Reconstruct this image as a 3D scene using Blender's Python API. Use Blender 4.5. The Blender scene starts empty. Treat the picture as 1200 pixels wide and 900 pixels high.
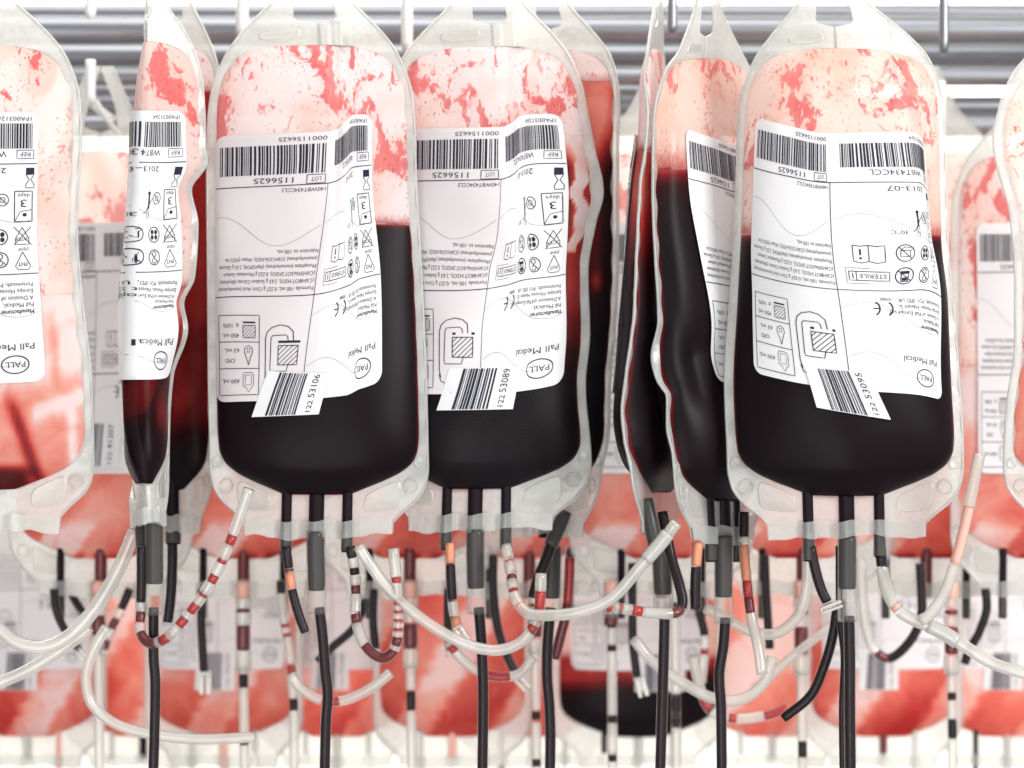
import bpy, math, random
import numpy as np
from mathutils import Vector

# ------------------------------------------------------------------ camera, world, lights
SC = bpy.context.scene
COL = SC.collection
K = 0.00038                     # metres per photo pixel at 1 m
CAMZ = 1.30
cam_d = bpy.data.cameras.new('camera')
cam = bpy.data.objects.new('camera', cam_d); COL.objects.link(cam)
cam.location = (0, 0, CAMZ); cam.rotation_euler = (math.radians(90), 0, 0)
cam_d.sensor_width = 36; cam_d.lens = 36/(1200*K)
cam_d.clip_start = 0.05; cam_d.clip_end = 50
cam_d.dof.use_dof = True; cam_d.dof.focus_distance = 0.975; cam_d.dof.aperture_fstop = 8.5
SC.camera = cam
W = bpy.data.worlds.new('World'); SC.world = W; W.use_nodes = True
bg = W.node_tree.nodes['Background']
bg.inputs[0].default_value = (0.985, 0.99, 1, 1); bg.inputs[1].default_value = 0.50

def area(name, loc, target, size, power, color=(1, 1, 1), sy=None):
    d = bpy.data.lights.new(name, 'AREA'); d.energy = power; d.size = size; d.color = color
    if sy: d.shape = 'RECTANGLE'; d.size_y = sy
    o = bpy.data.objects.new(name, d); COL.objects.link(o); o.location = loc
    o.rotation_euler = (Vector(target)-Vector(loc)).to_track_quat('-Z', 'Y').to_euler()
    return o
area('key_lamp', (1.3, -0.25, CAMZ+0.5), (0.05, 1.0, CAMZ), 0.6, 32, (1, 0.99, 0.98))
area('front_fill', (-0.25, -0.55, CAMZ-0.55), (0, 1.2, CAMZ-0.1), 1.1, 15, (1, 0.985, 0.975))  # unseen fill light, added low in front to brighten the back rows
area('ceiling_lamp', (-0.1, 0.95, CAMZ+0.95), (0, 1.15, CAMZ), 1.2, 9, (1, 0.99, 0.97), 0.5)
area('wall_lamp', (0, 1.62, CAMZ+0.75), (0, 2.1, CAMZ+0.50), 1.8, 56, (1, 0.98, 0.94), 0.3)
SC.view_settings.view_transform = 'Standard'; SC.view_settings.look = 'None'
SC.view_settings.exposure = -0.04; SC.view_settings.gamma = 1
SC.cycles.max_bounces = 10; SC.cycles.diffuse_bounces = 4; SC.cycles.glossy_bounces = 3
SC.cycles.transmission_bounces = 4; SC.cycles.transparent_max_bounces = 28
SC.cycles.caustics_reflective = False; SC.cycles.caustics_refractive = False
SC.cycles.use_denoising = True

# ------------------------------------------------------------------ helpers
def P(px, py, Y):
    """photo pixel + distance -> world point(s)"""
    px = np.asarray(px, float); py = np.asarray(py, float); Y = np.asarray(Y, float)
    px, py, Y = np.broadcast_arrays(px, py, Y)
    return np.stack([(px-600)*K*Y, Y, CAMZ-(py-450)*K*Y], -1)

def pchip(x, y, q):
    x = np.asarray(x, float); y = np.asarray(y, float); q = np.clip(np.asarray(q, float), x[0], x[-1])
    n = len(x)
    if n == 1: return np.full_like(q, y[0])
    h = np.diff(x); d = np.diff(y)/h
    m = np.zeros(n)
    if n == 2: m[:] = d[0]
    else:
        for i in range(1, n-1):
            if d[i-1]*d[i] > 0:
                w1 = 2*h[i]+h[i-1]; w2 = h[i]+2*h[i-1]
                m[i] = (w1+w2)/(w1/d[i-1]+w2/d[i])
        m[0] = d[0]; m[-1] = d[-1]
    k = np.clip(np.searchsorted(x, q, side='right')-1, 0, n-2)
    t = (q-x[k])/h[k]
    t2 = t*t; t3 = t2*t
    return ((2*t3-3*t2+1)*y[k]+(t3-2*t2+t)*h[k]*m[k]+(-2*t3+3*t2)*y[k+1]+(t3-t2)*h[k]*m[k+1])

def sstep(a, b, x):
    t = np.clip((np.asarray(x, float)-a)/(b-a), 0, 1); return t*t*(3-2*t)

def mesh(name, verts, faces, mats, parent=None, smooth=True, uv=None, attr=None, fmat=None, kind=None):
    verts = np.asarray(verts, float).reshape(-1, 3)
    if parent is not None:
        p = parent; off = np.zeros(3)
        while p is not None: off += np.array(p.location); p = p.parent
        verts = verts-off
    me = bpy.data.meshes.new(name)
    me.from_pydata(verts.tolist(), [], faces)
    if not isinstance(mats, (list, tuple)): mats = [mats]
    for m in mats: me.materials.append(m)
    if fmat is not None: me.polygons.foreach_set('material_index', list(fmat))
    if smooth: me.polygons.foreach_set('use_smooth', [True]*len(me.polygons))
    if uv is not None:
        l = me.uv_layers.new(name='film')
        vi = np.zeros(len(me.loops), int); me.loops.foreach_get('vertex_index', vi)
        l.data.foreach_set('uv', np.asarray(uv, float)[vi].ravel())
    for k_, v_ in (attr or {}).items():
        a = me.attributes.new(k_, 'FLOAT', 'POINT'); a.data.foreach_set('value', np.asarray(v_, float).ravel())
    me.update()
    o = bpy.data.objects.new(name, me); COL.objects.link(o)
    if parent is not None: o.parent = parent
    if kind: o['kind'] = kind
    return o

def tag(o, label, cat, group=None):
    o['label'] = label; o['category'] = cat
    if group: o['group'] = group
    return o
def empty(name, loc):
    o = bpy.data.objects.new(name, None); COL.objects.link(o); o.location = [float(c) for c in loc]
    o.empty_display_size = 0.01
    return o

def gridfaces(nr, nc, off=0, flip=False):
    f = []
    for i in range(nr-1):
        for j in range(nc-1):
            a = off+i*nc+j; q = (a, a+1, a+nc+1, a+nc)
            f.append(q[::-1] if flip else q)
    return f

# ------------------------------------------------------------------ materials
def newmat(name):
    m = bpy.data.materials.new(name); m.use_nodes = True
    nt = m.node_tree; nt.nodes.clear()
    return m, nt, (lambda t, **kw: _node(nt, t, kw))
def _node(nt, t, kw):
    n = nt.nodes.new(t)
    for k_, v in kw.items():
        if k_ in n.inputs:
            n.inputs[k_].default_value = v
        else: setattr(n, k_, v)
    return n
def rgb(r, g, b): return (r, g, b, 1)

def principled(name, col, rough=0.5, metal=0.0, spec=0.5):
    m, nt, N = newmat(name)
    p = N('ShaderNodeBsdfPrincipled'); o = N('ShaderNodeOutputMaterial')
    p.inputs['Base Color'].default_value = rgb(*col); p.inputs['Roughness'].default_value = rough
    p.inputs['Metallic'].default_value = metal; p.inputs['Specular IOR Level'].default_value = spec
    nt.links.new(p.outputs[0], o.inputs[0])
    return m

def film(name, col, opacity, transl=0.45, rough=0.28, gloss=0.06, noise=0.0, bump=0.0, nscale=300):
    """frosted plastic: part clear, part milky (diffuse + translucent), a soft gloss"""
    m, nt, N = newmat(name); L = nt.links.new
    di = N('ShaderNodeBsdfDiffuse'); tr = N('ShaderNodeBsdfTranslucent')
    di.inputs[0].default_value = tr.inputs[0].default_value = rgb(*col)
    gl = N('ShaderNodeBsdfGlossy'); gl.inputs['Roughness'].default_value = rough
    tp = N('ShaderNodeBsdfTransparent')
    a = N('ShaderNodeMixShader'); a.inputs[0].default_value = transl; L(di.outputs[0], a.inputs[1]); L(tr.outputs[0], a.inputs[2])
    b = N('ShaderNodeMixShader'); b.inputs[0].default_value = opacity; L(tp.outputs[0], b.inputs[1]); L(a.outputs[0], b.inputs[2])
    fr = N('ShaderNodeFresnel'); fr.inputs[0].default_value = 1.42
    mu = N('ShaderNodeMath', operation='MULTIPLY'); mu.inputs[1].default_value = gloss/0.04*1.0; L(fr.outputs[0], mu.inputs[0])
    mn = N('ShaderNodeMath', operation='MINIMUM'); mn.inputs[1].default_value = 0.6; L(mu.outputs[0], mn.inputs[0])
    c = N('ShaderNodeMixShader'); L(mn.outputs[0], c.inputs[0]); L(b.outputs[0], c.inputs[1]); L(gl.outputs[0], c.inputs[2])
    o = N('ShaderNodeOutputMaterial'); L(c.outputs[0], o.inputs[0])
    if noise or bump:
        tc = N('ShaderNodeTexCoord'); nz = N('ShaderNodeTexNoise'); nz.inputs['Scale'].default_value = nscale; nz.inputs['Detail'].default_value = 3
        L(tc.outputs['Object'], nz.inputs['Vector'])
        if noise:
            mr = N('ShaderNodeMapRange'); mr.inputs[3].default_value = opacity-noise; mr.inputs[4].default_value = min(1, opacity+noise)
            L(nz.outputs[0], mr.inputs[0]); L(mr.outputs[0], b.inputs[0])
        if bump:
            bp = N('ShaderNodeBump'); bp.inputs['Strength'].default_value = bump; bp.inputs['Distance'].default_value = 0.001
            L(nz.outputs[0], bp.inputs['Height'])
            for s in (di, tr, gl): L(bp.outputs[0], s.inputs['Normal'])
    return m

def residue(name, seed, cover=0.5, base=(0.90, 0.795, 0.785), red=(0.78, 0.185, 0.18), streak=0.6, opac=0.74, rise=5.0, zc=60.0, fadek=0.85):
    """drained film: pale pink with torn red smears and dark specks above the blood (UV: mm, v>0 above the fill line), clear below it"""
    m, nt, N = newmat(name); L = nt.links.new
    uv = N('ShaderNodeUVMap', uv_map='film')
    mp = N('ShaderNodeMapping'); mp.inputs['Location'].default_value = (seed*37.1, seed*19.7, 0)
    mp.inputs['Scale'].default_value = (1, streak, 1); L(uv.outputs[0], mp.inputs[0])
    def noise(scale, detail, dist=0, rough=0.6):
        n = N('ShaderNodeTexNoise'); n.noise_dimensions = '2D'
        n.inputs['Scale'].default_value = scale; n.inputs['Detail'].default_value = detail
        n.inputs['Roughness'].default_value = rough; n.inputs['Distortion'].default_value = dist
        L(mp.outputs[0], n.inputs['Vector']); return n
    def ramp(src, a, b):
        r = N('ShaderNodeMapRange'); r.interpolation_type = 'SMOOTHSTEP'
        r.inputs[1].default_value = a; r.inputs[2].default_value = b; L(src, r.inputs[0]); return r.outputs[0]
    def math2(op, x, y):
        n = N('ShaderNodeMath', operation=op)
        for i, s in enumerate((x, y)):
            if isinstance(s, (int, float)): n.inputs[i].default_value = s
            else: L(s, n.inputs[i])
        return n.outputs[0]
    big = noise(0.064, 4, 0.6, 0.5).outputs[0]
    fine = noise(0.30, 4, 0.6, 0.65).outputs[0]
    th = 0.66-0.16*cover
    blend = math2('ADD', big, math2('MULTIPLY', math2('SUBTRACT', fine, 0.5), 0.46))
    sx = N('ShaderNodeSeparateXYZ'); L(uv.outputs[0], sx.inputs[0])
    zone = N('ShaderNodeMapRange'); zone.interpolation_type = 'SMOOTHERSTEP'; L(math2('ABSOLUTE', math2('SUBTRACT', sx.outputs[1], zc), 0), zone.inputs[0])
    zone.inputs[1].default_value = 6; zone.inputs[2].default_value = 34; zone.inputs[3].default_value = 0.035; zone.inputs[4].default_value = -0.035
    smear = ramp(math2('ADD', blend, zone.outputs[0]), th-.01, th+0.055)
    soft = ramp(noise(0.04, 2, 0.3).outputs[0], 0.42, 0.72)
    speck = math2('MULTIPLY', ramp(noise(0.75, 2).outputs[0], 0.655, 0.70), ramp(noise(0.07, 1).outputs[0], 0.36, 0.52))
    torn = math2('MULTIPLY', ramp(noise(0.24, 4, 0.9).outputs[0], 0.59, 0.66), ramp(noise(0.045, 1).outputs[0], 0.44, 0.56))
    def mixc(f, a, b):
        n = N('ShaderNodeMix', data_type='RGBA'); L(f, n.inputs[0])
        for i, s in ((6, a), (7, b)):
            if isinstance(s, tuple): n.inputs[i].default_value = rgb(*s)
            else: L(s, n.inputs[i])
        return n.outputs[2]
    c0 = mixc(soft, base, (base[0]*0.99, base[1]*0.80, base[2]*0.74))
    c1 = mixc(math2('MULTIPLY', torn, 0.65), c0, (0.80, 0.24, 0.21))
    var = mixc(fine, (red[0]*1.08, red[1]*1.5, red[2]*1.45), (red[0]*0.92, red[1]*0.7, red[2]*0.75))
    c2 = mixc(smear, c1, var)
    c3 = mixc(math2('MULTIPLY', speck, 0.55), c2, (0.20, 0.03, 0.03))
    fade = ramp(math2('ADD', sx.outputs[1], math2('MULTIPLY', math2('SUBTRACT', fine, 0.5), rise*1.2)), rise, -0.5)
    c3 = mixc(math2('MULTIPLY', fade, fadek), c3, (0.52, 0.055, 0.055))
    di = N('ShaderNodeBsdfDiffuse'); tr = N('ShaderNodeBsdfTranslucent'); L(c3, di.inputs[0]); L(c3, tr.inputs[0])
    a = N('ShaderNodeMixShader'); a.inputs[0].default_value = 0.34; L(di.outputs[0], a.inputs[1]); L(tr.outputs[0], a.inputs[2])
    tp = N('ShaderNodeBsdfTransparent')
    below = ramp(sx.outputs[1], -0.4, 1.2)
    op = N('ShaderNodeMapRange'); op.inputs[3].default_value = 0.008; op.inputs[4].default_value = opac; L(below, op.inputs[0])
    b = N('ShaderNodeMixShader'); L(op.outputs[0], b.inputs[0]); L(tp.outputs[0], b.inputs[1]); L(a.outputs[0], b.inputs[2])
    gl = N('ShaderNodeBsdfGlossy'); gl.inputs['Roughness'].default_value = 0.38
    fr = N('ShaderNodeFresnel'); fr.inputs[0].default_value = 1.18
    fm = math2('MINIMUM', fr.outputs[0], 0.09)
    c = N('ShaderNodeMixShader'); L(fm, c.inputs[0]); L(b.outputs[0], c.inputs[1]); L(gl.outputs[0], c.inputs[2])
    o = N('ShaderNodeOutputMaterial'); L(c.outputs[0], o.inputs[0])
    return m

def blood_mat(name):
    """blood: near black where the layer is thick, red to salmon to pale where it is thin (attribute 'thin')"""
    m, nt, N = newmat(name); L = nt.links.new
    at = N('ShaderNodeAttribute', attribute_name='thin')
    uv = N('ShaderNodeUVMap', uv_map='film'); nz = N('ShaderNodeTexNoise'); nz.inputs['Scale'].default_value = 0.07
    nz.inputs['Detail'].default_value = 4; nz.inputs['Distortion'].default_value = 0.8; L(uv.outputs[0], nz.inputs['Vector'])
    s = N('ShaderNodeMath', operation='SUBTRACT'); s.inputs[1].default_value = 0.5; L(nz.outputs[0], s.inputs[0])
    k1 = N('ShaderNodeMath', operation='MULTIPLY'); L(s.outputs[0], k1.inputs[0]); L(at.outputs['Fac'], k1.inputs[1])
    k2 = N('ShaderNodeMath', operation='MULTIPLY_ADD'); k2.inputs[1].default_value = 0.36; L(k1.outputs[0], k2.inputs[0]); L(at.outputs['Fac'], k2.inputs[2])
    r = N('ShaderNodeValToRGB'); e = r.color_ramp.elements
    e[0].position = 0.0; e[0].color = rgb(0.006, 0.0045, 0.0072)
    e[1].position = 1.0; e[1].color = rgb(0.90, 0.78, 0.765)
    for p, c in ((0.18, (0.03, 0.003, 0.004)), (0.38, (0.20, 0.010, 0.012)), (0.55, (0.52, 0.045, 0.04)), (0.72, (0.78, 0.20, 0.15)), (0.86, (0.86, 0.42, 0.34))):
        q = e.new(p); q.color = rgb(*c)
    L(k2.outputs[0], r.inputs[0])
    p = N('ShaderNodeBsdfPrincipled'); L(r.outputs[0], p.inputs['Base Color']); p.inputs['Roughness'].default_value = 0.5
    p.inputs['Specular IOR Level'].default_value = 0.05
    tr = N('ShaderNodeBsdfTranslucent'); L(r.outputs[0], tr.inputs[0])
    a = N('ShaderNodeMixShader'); a.inputs[0].default_value = 0.42; L(p.outputs[0], a.inputs[1]); L(tr.outputs[0], a.inputs[2])
    o = N('ShaderNodeOutputMaterial'); L(a.outputs[0], o.inputs[0])
    return m

def paper_mat(name):
    m, nt, N = newmat(name); L = nt.links.new
    di = N('ShaderNodeBsdfPrincipled'); di.inputs['Base Color'].default_value = rgb(0.84, 0.84, 0.85); di.inputs['Roughness'].default_value = 0.45
    di.inputs['Specular IOR Level'].default_value = 0.3
    tr = N('ShaderNodeBsdfTranslucent'); tr.inputs[0].default_value = rgb(0.85, 0.84, 0.84)
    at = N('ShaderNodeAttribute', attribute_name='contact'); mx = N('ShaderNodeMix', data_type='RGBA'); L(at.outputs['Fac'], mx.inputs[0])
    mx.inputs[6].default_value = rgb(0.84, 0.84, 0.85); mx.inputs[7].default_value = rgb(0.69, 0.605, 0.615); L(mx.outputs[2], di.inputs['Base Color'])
    tc = N('ShaderNodeTexCoord'); nz = N('ShaderNodeTexNoise'); nz.inputs['Scale'].default_value = 90; nz.inputs['Detail'].default_value = 4
    L(tc.outputs['Object'], nz.inputs['Vector'])
    bp = N('ShaderNodeBump'); bp.inputs['Strength'].default_value = 0.12; bp.inputs['Distance'].default_value = 0.002; L(nz.outputs[0], bp.inputs['Height'])
    L(bp.outputs[0], di.inputs['Normal'])
    a = N('ShaderNodeMixShader'); a.inputs[0].default_value = 0.22; L(di.outputs[0], a.inputs[1]); L(tr.outputs[0], a.inputs[2])
    o = N('ShaderNodeOutputMaterial'); L(a.outputs[0], o.inputs[0])
    return m

M_FILM = film('frosted_film', (0.89, 0.90, 0.865), 0.52, noise=0.09, bump=0.45, gloss=0.05)
M_BAND = film('weld_film', (0.84, 0.86, 0.82), 0.42, noise=0.06, bump=0.3)
M_PAD = film('embossed_film', (0.84, 0.86, 0.80), 0.30, bump=0.15, gloss=0.07)
M_TUBE = film('milky_tubing', (0.93, 0.92, 0.85), 0.50, transl=0.5, rough=0.16, gloss=0.10)
M_WALL_T = film('clear_tubing', (0.80, 0.78, 0.68), 0.02, rough=0.2, gloss=0.014)
M_SLEEVE = film('sleeve_plastic', (0.66, 0.67, 0.60), 0.13, rough=0.3, gloss=0.02)
M_CLIP = film('clip_plastic', (0.90, 0.91, 0.86), 0.62, rough=0.15, gloss=0.08)
M_BLOOD = blood_mat('blood')
M_CORE = principled('blood_in_tube', (0.010, 0.004, 0.008), 0.45, spec=0.12)
M_RED = principled('red_blood_in_tube', (0.42, 0.022, 0.022), 0.3)
M_DRED = principled('dark_red_blood_in_tube', (0.13, 0.010, 0.014), 0.3)
M_ORANGE = principled('orange_blood_in_tube', (0.74, 0.27, 0.15), 0.4)
M_PINK = principled('pink_blood_in_tube', (0.85, 0.45, 0.36), 0.4)
M_PAPER = paper_mat('label_paper')
M_INK = principled('printing_ink', (0.016, 0.016, 0.035), 0.6, spec=0.2)
M_STEEL = None
def steel():
    m, nt, N = newmat('brushed_steel'); L = nt.links.new
    p = N('ShaderNodeBsdfPrincipled'); p.inputs['Metallic'].default_value = 1
    tc = N('ShaderNodeTexCoord'); mp = N('ShaderNodeMapping'); mp.inputs['Scale'].default_value = (6, 400, 400)
    nz = N('ShaderNodeTexNoise'); nz.inputs['Scale'].default_value = 1.5; nz.inputs['Detail'].default_value = 3
    L(tc.outputs['Object'], mp.inputs[0]); L(mp.outputs[0], nz.inputs['Vector'])
    r = N('ShaderNodeMapRange'); r.inputs[3].default_value = 0.34; r.inputs[4].default_value = 0.5; L(nz.outputs[0], r.inputs[0]); L(r.outputs[0], p.inputs['Roughness'])
    p.inputs['Base Color'].default_value = rgb(0.30, 0.31, 0.335)
    o = N('ShaderNodeOutputMaterial'); L(p.outputs[0], o.inputs[0]); return m
M_STEEL = steel()
M_WHITE = principled('white_plastic', (0.82, 0.82, 0.80), 0.35)
M_WALL = principled('white_wall', (0.82, 0.79, 0.72), 0.7)

# ------------------------------------------------------------------ printing (label coordinates as it hangs: a right 0..265, b down 0..320)
_tc = {}
def text_mesh(s):
    if s in _tc: return _tc[s]
    cu = bpy.data.curves.new('t', 'FONT'); cu.body = s; cu.resolution_u = 2; cu.offset = 0.0
    o = bpy.data.objects.new('t', cu); COL.objects.link(o)
    dg = bpy.context.evaluated_depsgraph_get(); dg.update()
    ev = o.evaluated_get(dg); me = ev.to_mesh()
    v = np.array([p.co[:2] for p in me.vertices]); f = [tuple(p.vertices) for p in me.polygons]
    ev.to_mesh_clear(); bpy.data.objects.remove(o); bpy.data.curves.remove(cu)
    x0 = v[:, 0].min(); x1 = v[:, 0].max()
    v[:, 0] = (v[:, 0]-x0)/(x1-x0)
    _tc[s] = (v, f, x1-x0); return _tc[s]

class Ink:
    def __init__(s): s.v = []; s.f = []; s.n = 0
    def add(s, v, f):
        v = np.asarray(v, float); s.v.append(v); s.f += [tuple(i+s.n for i in q) for q in f]; s.n += len(v)
    def text(s, t, aR, b0, cap, width=None):
        """upside-down line: starts at aR, runs to the left; glyph tops point down"""
        v, f, w = text_mesh(t); k = cap/0.70
        ww = width if width else w*k
        s.add(np.stack([aR-v[:, 0]*ww, b0+v[:, 1]*k], -1), f)
    def text_up(s, t, a0, b0, cap, width=None):
        """line turned a quarter: runs upwards"""
        v, f, w = text_mesh(t); k = cap/0.70; ww = width if width else w*k
        s.add(np.stack([a0-v[:, 1]*k, b0-v[:, 0]*ww], -1), f)
    def line(s, pts, w=1.0, closed=False):
        pts = [np.array(p, float) for p in pts]
        if closed: pts.append(pts[0])
        q = [pts[0]]
        for a, b in zip(pts[:-1], pts[1:]):
            n = max(1, int(np.linalg.norm(b-a)/5))
            q += [a+(b-a)*(i+1)/n for i in range(n)]
        q = np.array(q); t = np.gradient(q, axis=0); t /= np.linalg.norm(t, axis=1)[:, None]+1e-9
        nn = np.stack([-t[:, 1], t[:, 0]], -1)*w/2
        v = np.concatenate([q+nn, q-nn]); n = len(q)
        s.add(v, [(i, i+1, n+i+1, n+i) for i in range(n-1)])
    def circle(s, a, b, ra, rb=None, w=1.0, n=24):
        rb = rb or ra; th = np.linspace(0, 2*np.pi, n+1)
        s.line(np.stack([a+ra*np.cos(th), b+rb*np.sin(th)], -1), w)
    def poly(s, pts): s.add(pts, [tuple(range(len(pts)))])
    def rect(s, a0, b0, a1, b1):
        n = max(1, int((b1-b0)/8)); bs = np.linspace(b0, b1, n+1)
        v = np.concatenate([np.stack([np.full(n+1, a0), bs], -1), np.stack([np.full(n+1, a1), bs], -1)])
        s.add(v, [(i, n+1+i, n+2+i, i+1) for i in range(n)])
    def box(s, a0, b0, a1, b1, w=1.0): s.line([(a0, b0), (a1, b0), (a1, b1), (a0, b1)], w, True)
    def disc(s, a, b, r, rb=None, n=10):
        rb = rb or r; th = np.linspace(0, 2*np.pi, n, endpoint=False)
        s.poly(np.stack([a+r*np.cos(th), b+rb*np.sin(th)], -1))
    def bars(s, a0, a1, b0, b1, seed):
        r = random.Random(seed); x = a0
        while x < a1:
            w = r.choice((0.9, 0.9, 1.6, 2.4)); g = r.choice((0.9, 1.2, 1.2, 2.2))
            s.rect(x, b0, min(a1, x+w), b1); x += w+g
    def done(s): return np.concatenate(s.v), s.f

def make_label_print():
    k = Ink()
    # top left barcode
    k.text('0001156625', 116, 5, 5, 46); k.bars(6, 116, 14, 49, 3)
    k.text('1156625', 86, 53, 6.5, 42); k.box(99, 51, 116, 61, 0.8); k.text('LOT', 112, 53.5, 5, 9)
    # top right barcode
    k.text('1PA0031264', 257, 5, 5, 44); k.bars(134, 258, 13, 43, 8)
    k.text('WBT434CCL', 228, 46, 7, 62); k.box(240, 45, 260, 55, 0.8); k.text('REF', 256, 47.5, 5, 12)
    k.line([(0.5, 63), (264.5, 61)], 1.1); k.line([(0.5, 194), (264.5, 192)], 1.1)
    k.line([(120, 62), (119, 130), (119, 193), (118, 319)], 1.0)
    k.text('140WBT434CCL3', 117, 66, 4.6, 42)
    f = ['Formula 100 mL: 0.327 g Citric Acid (monohydrate)', '(C6H8O7.H2O), 2.63 g Sodium Citrate (dihydrate)',
         '(C6H5Na3O7.2H2O), 0.222 g Monobasic Sodium', 'Phosphate (monohydrate) (NaH2PO4), 2.55 g Glucose',
         '(monohydrate) (C6H12O6.H2O), Water (H2O) for', 'Injection to 100 mL.']
    wd = [108, 106, 101, 107, 100, 40]
    for i, t in enumerate(f): k.text(t, 117, 183-i*8.8, 4.7, wd[i]*1.03)
    th = np.linspace(0, 1, 30)
    def wave(a0, a1, b0, amp, ph, cyc): k.line(np.stack([a0+(a1-a0)*th, b0+amp*np.sin(ph+cyc*2*np.pi*th)], -1), 0.32)
    wave(2, 116, 116, 18, 4.4, 0.85); wave(122, 262, 116, 15, 3.6, 0.8); wave(120, 262, 225, 16, 3.6, 0.8); wave(122, 235, 285, 14, 3.6, 0.75)
    # table, left bottom
    k.box(6, 216, 60, 312, 0.9); k.line([(6, 248), (60, 248)], 0.9); k.line([(6, 280), (60, 280)], 0.9)
    k.text('450 mL', 34, 238, 5, 23); k.text('± 10%', 34, 226, 5, 22)
    k.text('CPD', 28, 268, 5, 13); k.text('63 mL', 34, 256, 5, 20); k.text('600 mL', 34, 293, 5, 24)
    def hatch(a0, b0, a1, b1, n, w=0.8):
        k.box(a0, b0, a1, b1, w)
        W_, H_ = a1-a0, b1-b0
        for i in range(1, n):
            s = (W_+H_)*i/n
            x0, y0 = (a0+s, b0) if s <= W_ else (a1, b0+s-W_)
            x1, y1 = (a0, b0+s) if s <= H_ else (a0+s-H_, b1)
            k.line([(x0, y0), (x1, y1)], w*0.8)
    hatch(39, 228, 55, 243, 7); k.rect(39, 223.5, 55, 225.5)
    drop = [(46, 276), (43, 266), (40.5, 260), (41.5, 255), (46, 252.5), (50.5, 255), (51.5, 260), (49, 266)]
    k.line(drop, 0.9, True)
    for da in (44.6, 47.6):
        for db in (256.5, 260): k.disc(da, db, 0.9)
    bagic = [(41, 285), (51, 285), (53, 288), (53, 301), (50, 304), (47, 309), (44, 304), (39, 301), (39, 288)]
    k.line(bagic, 0.7, True); k.box(42, 288, 50, 300, 0.6)
    # filter drawing
    hatch(84, 252, 108, 276, 8, 1.1); k.rect(84, 246, 110, 249)
    k.line([(70, 300), (68, 290), (68, 244), (70, 236), (76, 230), (86, 227), (95, 229), (101, 235), (102, 247)], 1.1)
    k.line([(84, 284), (75, 284), (74, 280), (75, 243), (77, 240), (92, 239), (95, 241), (96, 247)], 1.0)
    k.line([(68, 296), (70, 304), (78, 308), (80, 316), (84, 318), (86, 310), (92, 306)], 1.0); k.line([(84, 284), (95, 284), (97, 276)], 1.0)
    # right column, upper part
    k.text('2013-07', 228, 66, 6.5, 46)
    k.rect(251, 66, 261, 74); k.line([(251, 74), (261, 74), (257, 80), (261, 86), (261, 90), (251, 90), (251, 86), (255, 80)], 1.0, True)
    k.box(238, 94, 259, 130, 1.1); k.text('days', 256, 97, 4.5, 14); k.text('3', 252, 104, 9, 7)
    k.line([(238, 130), (245, 118), (259, 116)], 0.8); k.disc(250, 122, 2.6, 2.2)
    k.circle(224, 104, 7, w=1.0); k.line([(219, 99), (229, 109)], 1.0); k.circle(224, 104, 3, w=0.7)
    k.rect(209, 98, 211.5, 116); k.disc(210.2, 98, 2.2); k.line([(209, 116), (208.5, 128), (211.5, 128), (211.5, 116)], 0.7)
    k.line([(217, 103), (213, 107), (206, 121), (203, 122)], 0.9); k.text('30°C', 198, 121, 5, 17)
    k.line([(247, 137), (255, 150), (255, 157), (239, 157), (239, 150)], 0.9, True); k.line([(237, 136), (258, 158)], 0.9); k.line([(258, 136), (237, 158)], 0.9)
    k.text('LATEX', 255, 149, 4, 16); k.text('DEHP', 254, 161, 3.6, 12)
    k.line([(247, 166), (256, 183), (253, 187), (241, 187), (238, 183)], 0.9, True); k.text('PHT', 252, 178, 5, 11)
    def fan(a, b):
        k.circle(a, b, 9, w=1.2)
        for s1 in (-1, 1):
            for s2 in (-1, 1): k.disc(a+s1*3.1, b+s2*3.1, 2.5, 2.9)
    fan(221, 148); k.circle(221, 175, 9, w=1.2); k.circle(221, 171, 3, 3, 1.0, 12); k.circle(221, 179, 3.2, 3, 1.0, 12); k.line([(214, 169), (228, 181)], 0.9)
    k.circle(194, 147, 9.5, w=1.1); k.line([(187, 140), (201, 154)], 0.9); k.box(189, 144, 199, 151, 0.9); k.line([(189, 144), (193, 140), (203, 141), (199, 144)], 0.8)
    k.circle(194, 174, 10, w=1.3); k.rect(189, 168, 199, 171.5); k.box(190, 171, 198, 181, 1.2); k.rect(191, 176, 197, 180); k.line([(186, 167), (202, 181)], 1.0)
    k.line([(142, 139), (150, 140), (158, 139), (166, 140), (174, 139), (174, 157), (166, 159), (158, 157), (150, 159), (142, 157)], 1.0, True); k.line([(158, 139), (158, 157)], 1.0)
    k.rect(148.5, 143, 150.5, 150); k.disc(149.5, 153.5, 1.4)
    k.box(135, 169, 178, 180, 1.0); k.line([(143, 169), (143, 180)], 0.9); k.rect(138.5, 171, 139.6, 178); k.text('STERILE', 175, 172, 5.2, 29)
    k.line([(158, 165), (132, 165), (132, 184), (158, 184)], 0.6)
    # right column, lower part
    k.text('0088', 180, 202, 4, 13)
    tt = np.linspace(-1.2, 1.2, 9)
    k.line(np.stack([176-2+8*np.cos(tt), 216+8.5*np.sin(tt)], -1), 2.0)
    k.line(np.stack([160-2+8*np.cos(tt), 216+8.5*np.sin(tt)], -1), 2.0); k.line([(166, 216), (158, 216)], 1.6)
    for i, (t, w) in enumerate((('Manufacturer', 37), ('Pall Medical,', 34), ('A Division of Pall Europe Ltd.,', 82), ('Europa House, Havant St.,', 70), ('Portsmouth, PO1 3PD, UK.', 70))):
        k.text(t, 257, 233-i*7.6, 4.8, w)
        if i == 0: k.text(t, 256.7, 233.2, 4.8, w)
    k.text('Pall Medical', 255, 272, 7.5, 58)
    k.circle(233, 297, 15, 11, 1.4, 32); k.text('PALL', 244, 293.5, 7.2, 22)
    return k.done()
LABEL_PRINT = make_label_print()
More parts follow.
